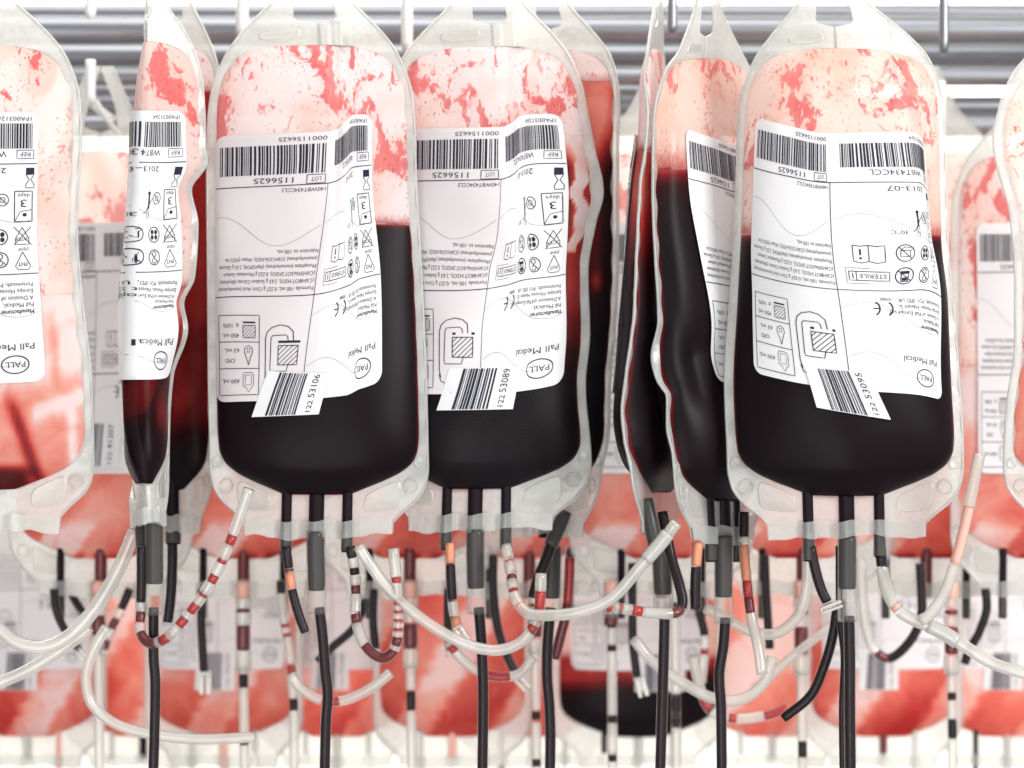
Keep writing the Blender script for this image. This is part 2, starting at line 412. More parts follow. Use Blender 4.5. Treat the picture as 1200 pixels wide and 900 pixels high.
def make_sticker_print(num):
    k = Ink(); r = random.Random(num); x = 17
    while x < 56:
        w = r.choice((0.9, 1.5, 2.2, 3)); k.rect(x, 1, x+w, 55); x += w+r.choice((0.8, 1.1, 1.8))
    k.text_up('122', 73, 52, 6.5, 15); k.text_up(num, 73, 33, 8.5, 31)
    return k.done()

# ------------------------------------------------------------------ bag template (template px; 0 = frame top for the big bags, 628 = lower edge)
T_OUT = [(-60, .12), (-40, .20), (0, .37), (20, .53), (40, .69), (62, .83), (80, .90), (110, .975), (150, 1.0), (520, 1.0), (548, 1.0), (570, .97), (585, .90), (600, .78), (611, .70), (628, .675)]
T_HOLE = [(-60, 0.0), (-40, .05), (-10, .15), (0, .17), (20, .19), (26, .12), (28, 0.0)]
T_POUCH = [(53, .12), (55, .40), (59, .58), (67, .73), (79, .82), (95, .885), (120, .92), (200, .93), (500, .935), (525, .925), (541, .875), (553, .77), (563, .62), (571, .47), (577, .36), (580, .30)]
def prof(tab, y):
    return pchip([p[0] for p in tab], [p[1] for p in tab], y)

class Bag:
    def __init__(s, name, label, Yb, rows, y0=0., sc=1., H=13., fill=None, seed=1, wr=0.5, ports=(-.28, 0, .28), rp=(2.8, 4.1, 2.8), group=None, Hprof=None, nsm=2):
        s.y0, s.sc, s.seed, s.fill, s.ports, s.rp = y0, sc, seed, fill, ports, rp
        s.H = H; s.wr = wr
        s.Hprof = Hprof or [(53, .15), (110, .42), (250, .62), (400, .9), (500, 1.0), (545, .86), (570, .46), (580, .26)]
        us = np.linspace(-1.25, 1.25, 201); s.us = us
        pys = np.arange(y0-64*sc, y0+720*sc, 4.0); s.pys = pys
        A = []; B = []
        for r in rows:
            u = [c[0] for c in r[1]]; p = [c[1] for c in r[1]]; d = [(c[2] if len(c) > 2 else 0) for c in r[1]]
            def ext(v, uu=u):
                f = pchip(uu, v, us)
                f = np.where(us < uu[0], v[0]+(us-uu[0])*(v[1]-v[0])/(uu[1]-uu[0]), f)
                return np.where(us > uu[-1], v[-1]+(us-uu[-1])*(v[-1]-v[-2])/(uu[-1]-uu[-2]), f)
            A.append(ext(p)); B.append(ext(d))
        ry = [r[0] for r in rows]; A = np.array(A); B = np.array(B)
        X = np.stack([pchip(ry, A[:, j], pys) for j in range(len(us))], -1)
        D = np.stack([pchip(ry, B[:, j], pys) for j in range(len(us))], -1)
        s.G = P(X, pys[:, None], Yb+D/1000)
        du = np.gradient(s.G, axis=1); dv = np.gradient(s.G, axis=0)
        N = np.cross(dv, du); N /= np.linalg.norm(N, axis=-1)[..., None]+1e-12
        for _ in range(nsm):   # soften the normals over folds
            N = (N+np.roll(N, 1, 1)+np.roll(N, -1, 1)); N /= np.linalg.norm(N, axis=-1)[..., None]+1e-12
        s.N = N
        s.halfmm = np.linalg.norm(s.G[len(pys)//2, -21]-s.G[len(pys)//2, 20])*1000/2
        s.root = empty(name, s.S(np.array([0.]), np.array([y0-20*sc]))[0])
        tag(s.root, label, 'blood bag', group)
    def _samp(s, F, u, py):
        fu = np.clip((u-s.us[0])/(s.us[1]-s.us[0]), 0, len(s.us)-1.001); fv = np.clip((py-s.pys[0])/4.0, 0, len(s.pys)-1.001)
        i = fv.astype(int); j = fu.astype(int); a = (fv-i)[..., None]; b = (fu-j)[..., None]
        return (F[i, j]*(1-b)+F[i, j+1]*b)*(1-a)+(F[i+1, j]*(1-b)+F[i+1, j+1]*b)*a
    def S(s, u, py, h=0.):
        u = np.asarray(u, float); py = np.asarray(py, float)
        u, py = np.broadcast_arrays(u, py)
        n = s._samp(s.N, u, py); n = n/(np.linalg.norm(n, axis=-1)[..., None]+1e-12)
        return s._samp(s.G, u, py)+n*np.asarray(h)[..., None]/1000
    def ty(s, py): return (np.asarray(py, float)-s.y0)/s.sc
    def h(s, u, py):
        """inflation of the pouch, mm"""
        t_y = s.ty(py); hw = prof(T_POUCH, t_y); t = np.clip(np.abs(u)/hw, 0, 1)
        inside = (t_y > 53) & (t_y < 580)
        c = (1-t**2.2)**0.6
        H = s.H*pchip([p[0] for p in s.Hprof], [p[1] for p in s.Hprof], t_y)
        r = np.random.RandomState(s.seed); w = 0
        for _ in range(6):
            kx, ky, ph = r.uniform(2, 7), r.uniform(-9, 9), r.uniform(0, 6.28)
            w = w+np.sin(kx*u+ky*t_y/250+ph)
        return np.where(inside, (H+s.wr*w*0.45*np.minimum(1, H/4))*c, 0)
    def rag(s, u): return 2.6*np.sin(u*4.1+s.seed)+1.5*np.sin(u*11+s.seed*2.3)+0.8*np.sin(u*29+s.seed)
    def tyrows(s, a, b, n, extra=()):
        v = np.linspace(a, b, n); return np.unique(np.concatenate([v, np.array([e for e in extra if a <= e <= b], float)]))

    def film(s, nc=30, nr=110):
        ty = s.tyrows(-58, 628, nr, [p[0] for p in T_OUT]+[27.9, 28, 52, 53, 54, 55, 57, 579, 579.9, 580.5, 625, 627, 592, 605, 565, 574])
        V = []; F = []; n0 = 0
        hole = np.where(ty < 28, prof(T_HOLE, ty), 0)
        inner = np.where((ty > 53) & (ty < 580), np.maximum(prof(T_POUCH, ty)-.04, 0), hole)
        outer = prof(T_OUT, ty)
        r = np.random.RandomState(s.seed+5)
        jag = 1+0.012*np.sin(ty/9+r.rand()*6)*(ty > 590)
        for side in (-1, 1):
            q = np.linspace(0, 1, nc)
            U = side*(inner[:, None]+(outer*jag-inner)[:, None]*q)
            PY = np.repeat((s.y0+s.sc*ty)[:, None], nc, 1); PY = PY+s.sc*s.rag(U)*sstep(606, 628, PY*0+ty[:, None])
            bump = 0.55+0*U
            ripple = 0.35*np.sin(PY/7+U*9)*(np.abs(U) > .8)
            fr = s.S(U, PY, bump+ripple).reshape(-1, 3); bk = s.S(U, PY, -bump+ripple).reshape(-1, 3)
            nr_ = len(ty); nv = nr_*nc
            V += [fr, bk]
            F += gridfaces(nr_, nc, n0, side > 0) + gridfaces(nr_, nc, n0+nv, side < 0)
            for i in range(nr_-1):
                a = n0+i*nc+nc-1; b = a+nc; F.append((a, b, b+nv, a+nv)); a = n0+i*nc; b = a+nc; F.append((a, a+nv, b+nv, b))
            for j in range(nc-1):
                a = n0+(nr_-1)*nc+j; F.append((a, a+1, a+1+nv, a+nv))
            n0 += 2*nv
            # rounded bead along the cut edge
            m = (ty >= -58) & (ty <= 612)
            c = s.S(side*(outer*jag)[m], (s.y0+s.sc*ty)[m]); bv, bf = sweep(c, 0.0007, 6, n0)
            V.append(bv); F += bf; n0 += len(bv)
        return mesh('film_rim', np.concatenate(V), F, M_FILM, s.root)

    def pouch(s, mat, nc=37, nr=90):
        ty = s.tyrows(53, 580, nr, [p[0] for p in T_POUCH]); hw = prof(T_POUCH, ty)
        t = np.sin(np.linspace(-np.pi/2, np.pi/2, nc)); U = hw[:, None]*t; PY = np.repeat((s.y0+s.sc*ty)[:, None], nc, 1)
        h = s.h(U, PY)
        f = s.S(U, PY, h).reshape(-1, 3); b = s.S(U, PY, -h).reshape(-1, 3); n = len(f)
        fl = s.fill if s.fill is not None else 9999
        uv = np.stack([U*s.halfmm, (fl-PY)*0.38+0.8*np.sin(U*5+s.seed)], -1).reshape(-1, 2)
        return mesh('pouch', np.concatenate([f, b]), gridfaces(len(ty), nc, 0, True)+gridfaces(len(ty), nc, n), mat, s.root, uv=np.concatenate([uv, uv]))

    def blood(s, thin=None, nc=69, nr=140, soft=3.0):
        t0 = s.ty(s.fill)
        ty = np.unique(np.concatenate([s.tyrows(max(t0, 54), 579, nr, [p[0] for p in T_POUCH]), t0+np.array([1., 2.5, 5, 8])])); hw = prof(T_POUCH, ty)-0.006
        t = np.sin(np.linspace(-np.pi/2, np.pi/2, nc)); U = hw[:, None]*t; PY = np.repeat((s.y0+s.sc*ty)[:, None], nc, 1)
        h = np.maximum(s.h(U, PY)-0.35, 0.05)*(np.abs(t) < .9999)
        # meniscus
        dip = 1.6*(1-np.abs(t))**4*0
        f = s.S(U, PY+dip, h).reshape(-1, 3); b = s.S(U, PY, -h).reshape(-1, 3); n = len(f)
        F = gridfaces(len(ty), nc, 0, True)+gridfaces(len(ty), nc, n)
        F += [(j, j+1, n+j+1, n+j) for j in range(nc-1)]
        edge = np.maximum(sstep(.965, .998, np.abs(t))[None]*np.ones_like(U)*0.36, 0.55*np.exp(-(PY-s.fill)/(soft*s.sc)))
        th = edge if thin is None else np.maximum(edge*1.0, thin(U, PY))
        uv = np.stack([U*s.halfmm+s.seed*53, PY*0.38+s.seed*31], -1).reshape(-1, 2)
        return mesh('blood', np.concatenate([f, b]), F, M_BLOOD, s.root, uv=np.concatenate([uv, uv]), attr={'thin': np.concatenate([th.ravel(), th.ravel()])})

    def sheet(s, name, W_, H_, rad, ka, ut, ub, pt, pb, ink, lift=1.15, nc=90, nr=60, lump=0.22, printname='printing', contact=0.0):
        """paper stuck on the pouch: label coords (a, b) -> (u, py)"""
        def mp(a, b):
            q = b/H_
            u = np.interp(a, ka, ut)*(1-q)+np.interp(a, ka, ub)*q
            tp = pchip(ka, pt, a); bt = pchip(ka, pb, a)
            return u, tp*(1-q)+bt*q
        r_ = rad
        bs = np.unique(np.concatenate([np.linspace(0, H_, nr), r_*(1-np.cos(np.linspace(0, np.pi/2, 6))), H_-r_*(1-np.cos(np.linspace(0, np.pi/2, 6)))]))
        if rad > 0:
            d = np.where(bs < r_, r_-bs, np.where(bs > H_-r_, bs-(H_-r_), 0)); ins = r_-np.sqrt(np.maximum(r_*r_-d*d, 0))
        else: ins = 0*bs
        A = ins[:, None]+(W_-2*ins)[:, None]*np.linspace(0, 1, nc)[None]; B = np.repeat(bs[:, None], nc, 1)
        rr = np.random.RandomState(s.seed+77); ph = rr.uniform(0, 6, 4)
        def hh(a, b, u, py): return s.h(u, py)+lift+lump*(np.sin(a/31+ph[0]+b/90)+np.sin(b/37+ph[1]))+lump*0.6*np.sin(a/13+b/21+ph[2])
        u, py = mp(A, B); h0 = hh(A, B, u, py)
        f = s.S(u, py, h0).reshape(-1, 3); b = s.S(u, py, h0-0.12).reshape(-1, 3); n = len(f); nr_ = len(bs)
        F = gridfaces(nr_, nc, 0, True)+gridfaces(nr_, nc, n)
        ct = (contact*(1-sstep(105, 200, A))*(0.85+0.15*np.sin(B/40+A/25))).ravel()  # grey-pink tint on the left part of the paper, fading out rightwards
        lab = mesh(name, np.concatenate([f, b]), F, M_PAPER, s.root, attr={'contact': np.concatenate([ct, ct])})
        v, fc = ink; u, py = mp(v[:, 0], v[:, 1])
        mesh(printname, s.S(u, py, hh(v[:, 0], v[:, 1], u, py)+0.16), fc, M_INK, lab, smooth=False)
        return lab

    def label(s, ka, ut, ub, pt, pb, **kw): return s.sheet('label', 265., 320., 13., ka, ut, ub, pt, pb, LABEL_PRINT, **kw)
    def sticker(s, num, c, **kw):
        """c: four (u,py) corners TL TR BR BL"""
        return s.sheet('sticker', 85., 56., 0., [0, 85], [c[0][0], c[1][0]], [c[3][0], c[2][0]], [c[0][1], c[1][1]], [c[3][1], c[2][1]], make_sticker_print(num), lift=1.65, nc=24, nr=16, lump=0.2)

    def flange(s, pads=True):
        """welded strip, embossed windows and eyelets of the lower rim"""
        ty = np.linspace(609, 629, 6); q = np.linspace(-.672, .672, 60); U = np.repeat(q[None], 6, 0); PY = np.repeat((s.y0+s.sc*ty)[:, None], 60, 1)+s.sc*(s.rag(U)*np.linspace(.35, 1, 6)[:, None]+1.2*np.sin(U*23+s.seed)*np.linspace(1, 0, 6)[:, None])
        h = 1.0+0*U
        for up, rr in zip(s.ports, s.rp):
            h = np.maximum(h, (rr*s.sc+1.2)*np.exp(-0.5*((U-up)*s.halfmm/(rr*s.sc))**2))
        mesh('weld_strip', s.S(U, PY, h).reshape(-1, 3), gridfaces(6, 60, 0, True), M_BAND, s.root)
        if not pads: return
        s.pad('weld_window', [-.50, -.14, -.12, -.13, -.48, -.52], [37, 35, 38, 46, 48, 44], 0.9, 1)
        for sd in (-1, 1):
            o = np.array([(.47, 577), (.72, 562), (.76, 566), (.75, 590), (.71, 597), (.45, 600), (.42, 596), (.43, 583)])
            s.pad('weld_window', o[:, 0]*sd, o[:, 1], 0.9, sd)
            th = np.linspace(0, 2*np.pi, 14, endpoint=False)
            s.pad('weld_dot', sd*(.93+.050*np.cos(th)), 541+7.5*np.sin(th), 1.1, sd)
            c = s.S(sd*(.845+.062*np.cos(th)), s.y0+s.sc*(569+8*np.sin(th)), np.full(14, 0.8))
            v, f = sweep(np.concatenate([c, c[:1]]), 0.00042, 5, 0); mesh('eyelet', v, f, M_FILM, s.root)
    def pad(s, name, u, ty, h, sd):
        u = np.asarray(u); ty = np.asarray(ty, float); cu, cy = u.mean(), ty.mean(); n = len(u)
        # smooth the outline a little, then two rings and a middle
        if n < 12:
            uu = []; yy = []
            for i in range(n):
                j = (i+1) % n
                uu += [u[i]*.75+u[j]*.25, u[i]*.25+u[j]*.75]; yy += [ty[i]*.75+ty[j]*.25, ty[i]*.25+ty[j]*.75]
            u, ty, n = np.array(uu), np.array(yy), len(uu)
        V = []
        for k_, hh in ((1.0, 0.45), (0.93, h+0.1), (0.86, h), (0.78, h-0.12)):
            V.append(s.S(cu+(u-cu)*k_, s.y0+s.sc*(cy+(ty-cy)*k_), np.full(n, hh)))
        V.append(s.S(np.array([cu]), np.array([s.y0+s.sc*cy]), np.array([h-0.12])))
        F = []
        for r_ in range(3):
            for i in range(n): F.append((r_*n+i, r_*n+(i+1) % n, (r_+1)*n+(i+1) % n, (r_+1)*n+i))
        for i in range(n): F.append((3*n+i, 3*n+(i+1) % n, 4*n))
        mesh(name, np.concatenate(V), F, M_PAD, s.root)

    def portpt(s, i, ty):
        p = s.S(np.array([s.ports[i]]), np.array([s.y0+s.sc*ty]))[0]; return p
    def port(s, i, core=M_CORE, ty1=628, sleeve=645):
        """port tube that leaves the pouch through the lower rim, with its short sleeve"""
        r = s.rp[i]*s.sc/1000
        ys = np.linspace(566, max(ty1, sleeve or 0)+2, 14); c = np.array([s.portpt(i, y) for y in ys])
        v, f = sweep(c, r*0.86, 12, 0, cap=True)
        pt = mesh('port', v, f, core, s.root)
        if sleeve:
            ys = np.linspace(622, sleeve, 6); c = np.array([s.portpt(i, y) for y in ys])
            v, f = sweep(c, r*1.02, 12, 0); mesh('sleeve', v, f, M_SLEEVE, pt)
        return pt

def sweep(c, r, ns=8, n0=0, cap=False):
    c = np.asarray(c, float); n = len(c); r = np.broadcast_to(np.asarray(r, float), (n,))
    t = np.gradient(c, axis=0); t /= np.linalg.norm(t, axis=1)[:, None]+1e-12
    a = np.array([0, 1., 0]) if abs(t[0][1]) < .8 else np.array([1., 0, 0])
    e1 = np.zeros_like(c); v = np.cross(t[0], a); v /= np.linalg.norm(v); e1[0] = v
    for i in range(1, n):
        v = e1[i-1]-t[i]*np.dot(e1[i-1], t[i]); e1[i] = v/(np.linalg.norm(v)+1e-12)
    e2 = np.cross(t, e1); th = np.linspace(0, 2*np.pi, ns, endpoint=False)
    V = (c[:, None]+r[:, None, None]*(np.cos(th)[None, :, None]*e1[:, None]+np.sin(th)[None, :, None]*e2[:, None])).reshape(-1, 3)
    F = []
    for i in range(n-1):
        for j in range(ns):
            k_ = (j+1) % ns; F.append((n0+i*ns+j, n0+i*ns+k_, n0+(i+1)*ns+k_, n0+(i+1)*ns+j))
    if cap: F += [tuple(n0+j for j in range(ns))[::-1], tuple(n0+(n-1)*ns+j for j in range(ns))]
    return V, F

def spline(pts, n):
    """Catmull-Rom through (px,py,Y) points, evenly spaced"""
    p = np.array(pts, float); k_ = np.concatenate([[0], np.cumsum(np.sqrt(np.linalg.norm(np.diff(p[:, :2], axis=0), axis=1))+1e-6)])
    d = np.zeros_like(p)
    for i in range(len(p)):
        a, b = max(0, i-1), min(len(p)-1, i+1); d[i] = (p[b]-p[a])/(k_[b]-k_[a])
    q = np.linspace(0, k_[-1], n*6); i = np.clip(np.searchsorted(k_, q, side='right')-1, 0, len(p)-2)
    h = (k_[i+1]-k_[i])[:, None]; t = ((q-k_[i])[:, None])/h
    c = (2*t**3-3*t**2+1)*p[i]+(t**3-2*t**2+t)*h*d[i]+(-2*t**3+3*t**2)*p[i+1]+(t**3-t**2)*h*d[i+1]
    L = np.concatenate([[0], np.cumsum(np.linalg.norm(np.diff(c[:, :2], axis=0), axis=1))]); s = np.linspace(0, L[-1], n)
    return np.stack([np.interp(s, L, c[:, j]) for j in range(3)], -1), L[-1]

def tubing(pts, Y, r, parent=None, segs=(), name='tubing', wall=None, label=None, group=None, rad=None, seglen=True):
    """flexible tube through photo points (px,py[,dY mm]); segs: (t0,t1,material) blood columns inside; r in photo px"""
    p = [(q[0], q[1], Y+(q[2]/1000 if len(q) > 2 else 0)) for q in pts]
    n = max(10, int(sum(math.hypot(p[i+1][0]-p[i][0], p[i+1][1]-p[i][1]) for i in range(len(p)-1))/5))
    c, L = spline(p, n); W3 = P(c[:, 0], c[:, 1], c[:, 2]); rm = r*K*Y
    v, f = sweep(W3, rm, 12, 0)
    if wall is None: wall = M_WALL_T if sum(b-a for a, b, m in segs) > 0.75 else M_TUBE
    v, f = sweep(W3, rm, 12, 0, cap=True)
    o = None; fm = None
    if wall is M_TUBE and segs:
        wall = [M_TUBE, M_WALL_T]; mid = (np.arange(n-1)+.5)/(n-1)
        fl = np.zeros(n-1, int)
        for a_, b_, m_ in segs: fl[(mid > a_-.3/n) & (mid < b_+.3/n)] = 1
        fm = np.concatenate([np.repeat(fl, 12), [0, 0]])
    if parent is None:
        root = mesh(name, v-W3[0], f, wall, fmat=fm); root.location = [float(x) for x in W3[0]]; o = root
        tag(root, label, 'tube', group)
    else: o = mesh(name, v, f, wall, parent, fmat=fm)
    for a, b, m in segs:
        i0, i1 = int(round(a*(n-1))), int(round(b*(n-1)))
        if i1-i0 < 1: i1 = i0+1
        i1 = min(i1, n-1); i0 = min(i0, i1-1)
        m_n = max(3, (i1-i0)+1); q = np.linspace(a*(n-1), b*(n-1), m_n); cc = np.stack([np.interp(q, np.arange(n), W3[:, j]) for j in range(3)], -1)
        rr = np.full(m_n, rm*0.86); rr[[0, -1]] *= .95
        v2, f2 = sweep(cc, rr, 10, 0, cap=True)
        mesh('blood_column', v2, f2, m, o)
    return o

def clip(px, py, Y, ang, ln, wd, parent=None, label=None):
    """small moulded closing clip: a flat body with two jaws"""
    c = P(px, py, Y); s = K*Y; ca, sa = math.cos(ang), math.sin(ang)
    V = []; F = []
    def blk(x0, x1, y0, y1, d0, d1):
        n = len(V)
        for d in (d0, d1):
            for x, y in ((x0, y0), (x1, y0), (x1, y1), (x0, y1)):
                X, Z = x*ca-y*sa, x*sa+y*ca; V.append((c[0]+X*s, c[1]+d*s, c[2]-Z*s))
        for q in ((0, 1, 2, 3), (7, 6, 5, 4), (0, 4, 5, 1), (1, 5, 6, 2), (2, 6, 7, 3), (3, 7, 4, 0)): F.append(tuple(n+i for i in q))
    blk(-ln/2, ln/2, -wd/2, -wd*.08, -wd*.55, wd*.55); blk(-ln/2, ln/2, wd*.12, wd/2, -wd*.5, wd*.5); blk(-ln/2-wd*.25, -ln/2, -wd/2, wd/2, -wd*.5, wd*.5)
    o = mesh('clip', V, F, M_CLIP, parent, smooth=False)
    bm = o.modifiers.new('soft', 'BEVEL'); bm.width = 0.0004; bm.segments = 2
    return o
# ------------------------------------------------------------------ setting: wall and rack
wv = [(-2.2, 2.1, -0.2), (2.2, 2.1, -0.2), (2.2, 2.1, 3.2), (-2.2, 2.1, 3.2)]
o = mesh('wall', wv, [(0, 1, 2, 3)], M_WALL, smooth=False, kind='structure')

def rod(name, py, Y, rpx, label, x0=-500, x1=1700, mat=None):
    a = P(x0, py, Y); b = P(x1, py, Y); c = np.linspace(a, b, 24)
    v, f = sweep(c-a, rpx*K*Y, 20, 0, cap=True)
    o = mesh(name, v, f, mat or M_STEEL); o.location = [float(q) for q in a]
    return tag(o, label, 'rail', 'steel rails of the rack')
rod('rail', 16, 1.33, 11, 'topmost rail of the rack, a pale steel rod against the white wall')
rod('rail', 36, 1.27, 17, 'thickest brushed steel rail crossing behind the bag hangers')
rod('rail', 66, 1.31, 15, 'steel rail directly under the thickest one')
rod('rail', 90, 1.27, 11, 'thin steel rod above the gap at the right, third below the white wall')
rod('rail', 107, 1.31, 9, 'short steel rail ending behind bag with sticker 53095, filling the gap under the thinner rod', x1=1000)
rod('rail', 125, 1.29, 12, 'steel rail level with the hooked strap on the left')
rod('rail', 147, 1.27, 13, 'lowest steel rail, just above the back row of bags')
# ------------------------------------------------------------------ pegs and hooks
def peg(px, y0, y1, Y, r, label, mat=M_WHITE):
    a = np.linspace(P(px, y0, Y), P(px, y1, Y), 8)
    rr = np.full(8, r*K*Y); rr[-1] *= .7
    v, f = sweep(a-a[0], rr, 14, 0, cap=True)
    o = mesh('hook', v, f, mat); o.location = [float(q) for q in a[0]]
    n = P(px, y1-4, Y)-a[0]
    back = np.array([n, n+np.array([0, .03, 0]), n+np.array([0, .06, 0.0])]); v2, f2 = sweep(back, r*0.75*K*Y, 10, 0, cap=True)
    if y0 > 50: mesh('stem', v2+a[0], f2, mat, o)
    return tag(o, label, 'hook', 'hooks on the steel rack')
peg(106, -25, 22, 1.17, 6.5, 'white hook tip pointing down in front of the top rail, between the two left bags')
peg(106, 70, 126, 1.165, 6, 'white upright peg with the back bag strap looped over it at far left')
peg(284, -25, 44, 1.15, 7.5, 'broad white hook just left of the bag with sticker 53106')
peg(477, -25, 62, 1.15, 7, 'pale hook in the gap between bags 53106 and 53089')
peg(788, -25, 40, 1.15, 6, 'shiny steel hook behind the turned bags right of centre', M_STEEL)
peg(1106, -25, 64, 1.17, 6, 'chrome hook hanging right of the bag with sticker 53095', M_STEEL)
peg(1103, 95, 148, 1.165, 5, 'pale peg with a thin strap, low behind the right shoulder of bag 53095')

# ------------------------------------------------------------------ front row of bags
G1 = 'blood bags hanging in the front row'
def finish(b, res, thin=None, ports=((0, M_CORE), (1, M_CORE), (2, M_CORE)), sleeve=(645, None, 645), ty1=628, pads=True, lo=False, soft=3.0):
    b.film(22, 80) if lo else b.film()
    if lo: b.pouch(res, 25, 50)
    else: b.pouch(res)
    if b.fill is not None:
        if lo: b.blood(thin, 31, 50)
        else: b.blood(thin, soft=soft)
    b.flange(pads)
    return [b.port(i, m, ty1, sleeve[i]) for i, m in ports]

# --- A: drained pale bag cut by the left edge
def thinA(U, PY):
    pale_ = sstep(470, 430, PY+40*(U-.6))
    v = 0.80+0.20*pale_-.14*np.exp(-((U-.69)/.05)**2)*sstep(350, 400, PY)*pale_
    v = v+0.20*np.exp(-((PY-(484-(U-.5)*50))/12)**2)*sstep(.42, .5, U)+0.20*np.exp(-((U-.82)/.05)**2)*sstep(470, 490, PY)
    v = v-0.42*np.exp(-((U-.30-(PY-480)*.0026)/.06)**2)*sstep(440, 500, PY)-.55*sstep(.52, .34, U)*sstep(538, 556, PY)
    return np.clip(v, 0.06, 1.0)
A = Bag('blood_bag', 'almost drained pale bag cut off by the left edge, half its label in view', 0.985,
        [(-20, [(-1, -155), (1, 92)]), (130, [(-1, -155), (.2, 0, -4), (1, 95)]), (270, [(-1, -155), (.2, 0, -4), (1, 90)]), (340, [(-1, -155), (.2, 2, -4), (1, 95)]), (450, [(-1, -150), (.3, 20), (1, 107)]), (640, [(-1, -150), (1, 111)])],
        y0=0, sc=.99, H=7, fill=345, seed=11, group=G1)
RES_A = residue('residue_pale', 4, cover=0.0, base=(0.87, 0.80, 0.77), streak=.8, opac=.80, zc=95, fadek=0.0)
finish(A, RES_A, thinA, ports=())
A.label([0, 118, 218, 265], [-.95, -.5, .2, .58], [-.95, -.5, .2, .59], [134, 134, 133, 133], [450, 450, 449, 446])

# --- B: narrow bag turned edge on at left
def thinB(U, PY):
    return np.clip(0.54*sstep(520, 300, PY)+0.16*sstep(.2,.8,np.sin(PY/23+U*6))*sstep(560, 470, PY)+0.10*sstep(.55, .9, U)*sstep(500, 380, PY)+.33*np.exp(-((PY-485)/28)**2)*np.exp(-((U-.55)/.35)**2), 0.02, 1)
B = Bag('blood_bag', 'narrow bag turned nearly edge-on at left, white label wrapped round it, dark red blood', 0.985,
        [(-20, [(-1, 215, 60), (-.35, 172, 20), (0, 172, -4), (1, 244, 12)]), (50, [(-1, 215, 60), (-.35, 170, 20), (0, 172, -4), (1, 239, 12)]), (170, [(-1, 205, 60), (-.35, 163, 18), (0, 168, -4), (1, 240, 12)]),
         (190, [(-1, 205, 60), (-.35, 162, 18), (0, 166, -4), (1, 242, 12)]), (222, [(-1, 205, 60), (-.35, 160, 18), (0, 166, -4), (1, 223, 12)]), (262, [(-1, 205, 60), (-.35, 158, 18), (0, 163, -4), (1, 231, 12)]),
         (325, [(-1, 200, 60), (-.35, 157, 18), (0, 163, -4), (1, 227, 12)]), (355, [(-1, 200, 60), (-.35, 157, 18), (0, 162, -4), (1, 214, 12)]), (385, [(-1, 200, 60), (-.35, 157, 18), (0, 162, -4), (1, 219, 12)]),
         (440, [(-1, 190, 50), (-.35, 158, 16), (0, 162, -4), (1, 202, 12)]), (490, [(-1, 185, 50), (-.35, 160, 16), (0, 163, -4), (1, 198, 12)]), (545, [(-1, 170, 36), (-.35, 157, 12), (0, 168, -6), (1, 197, 8)]), (600, [(-1, 146, 12), (0, 172, -8), (1, 203, 4)]), (640, [(-1, 146, 10), (0, 174, -8), (1, 206, 4)])],
        H=6.5, fill=335, seed=23, group=G1, sc=.985, y0=-4)
RES_B = residue('residue_speckled', 7, cover=0.28, base=(0.88, 0.71, 0.67), opac=.78, zc=92)
finish(B, RES_B, thinB, ports=(), soft=10)
B.label([0, 118, 172, 195, 230, 265], [-.95, -.75, -.28, -.02, .34, .68], [-.95, -.75, -.28, -.02, .36, .74], [133, 133, 132, 131, 131, 131], [446, 446, 445, 445, 444, 440])
# its port tubes hang close together below
pB = [(164, 606, 12, 636, 8.2, M_CORE), (181, 598, 0, 610, 12, M_CORE)]
tubing([(165, 606, 8), (166, 625, 5), (167, 644, 3)], 0.985, 8.5, B.root, [(0, 1, M_CORE)], name='port', wall=M_SLEEVE)
tubing([(181, 600, 0), (181, 660, 0), (181, 720, 0)], 0.985, 11.5, B.root, [(0, .70, M_CORE)], name='port', wall=M_SLEEVE)
tubing([(180, 712), (180, 770), (182, 800), (181, 860), (179, 925)], 0.985, 6.8, B.root, [(0, 1, M_CORE)])
tubing([(166, 640), (166, 680), (165, 715), (165, 742, -3), (176, 754, -8), (196, 747, -12), (214, 728, -14), (238, 697, -16), (257, 664, -18), (273, 627, -20), (292, 573, -22)], 0.985, 6.6, B.root,
       [(0, .19, M_CORE), (.225, .26, M_DRED), (.30, .375, M_DRED), (.39, .42, M_RED), (.47, .50, M_RED), (.53, .565, M_RED), (.60, .605, M_RED), (.655, .68, M_RED), (.73, .745, M_RED), (.80, .83, M_RED)], wall=M_TUBE)

# --- B2: dark red bag behind it
def thinB2(U, PY):
    w = 0.5+0.5*np.sin(U*9+PY/28.)
    return np.clip(0.53*sstep(545, 460, PY)*(1-.25*sstep(330, 420, PY))+0.10*np.exp(-((PY-480)/30)**2)*w, 0.0, 1)
B2 = Bag('blood_bag', 'dark red bag squeezed between the narrow left bag and bag 53106, its label hidden', 1.06,
         [(-20, [(-1, 168, 10), (0, 205), (1, 252, -6)]), (120, [(-1, 168, 10), (0, 208), (1, 262, -6)]), (300, [(-1, 170, 10), (0, 205), (1, 250, -8)]), (450, [(-1, 168, 10), (0, 203), (1, 248, -8)]), (640, [(-1, 160, 10), (0, 203), (1, 251, -8)])],
         H=8, fill=108, seed=31, group=G1, sc=.99, y0=0)
RES_B2 = residue('residue_red', 12, cover=0.7)
finish(B2, RES_B2, thinB2, ports=((1, M_CORE),), sleeve=(None, 642, None))
tubing([(202, 628), (202, 660), (200, 700), (196, 732)], 1.06, 6.8, B2.root, [(0, .97, M_CORE)])

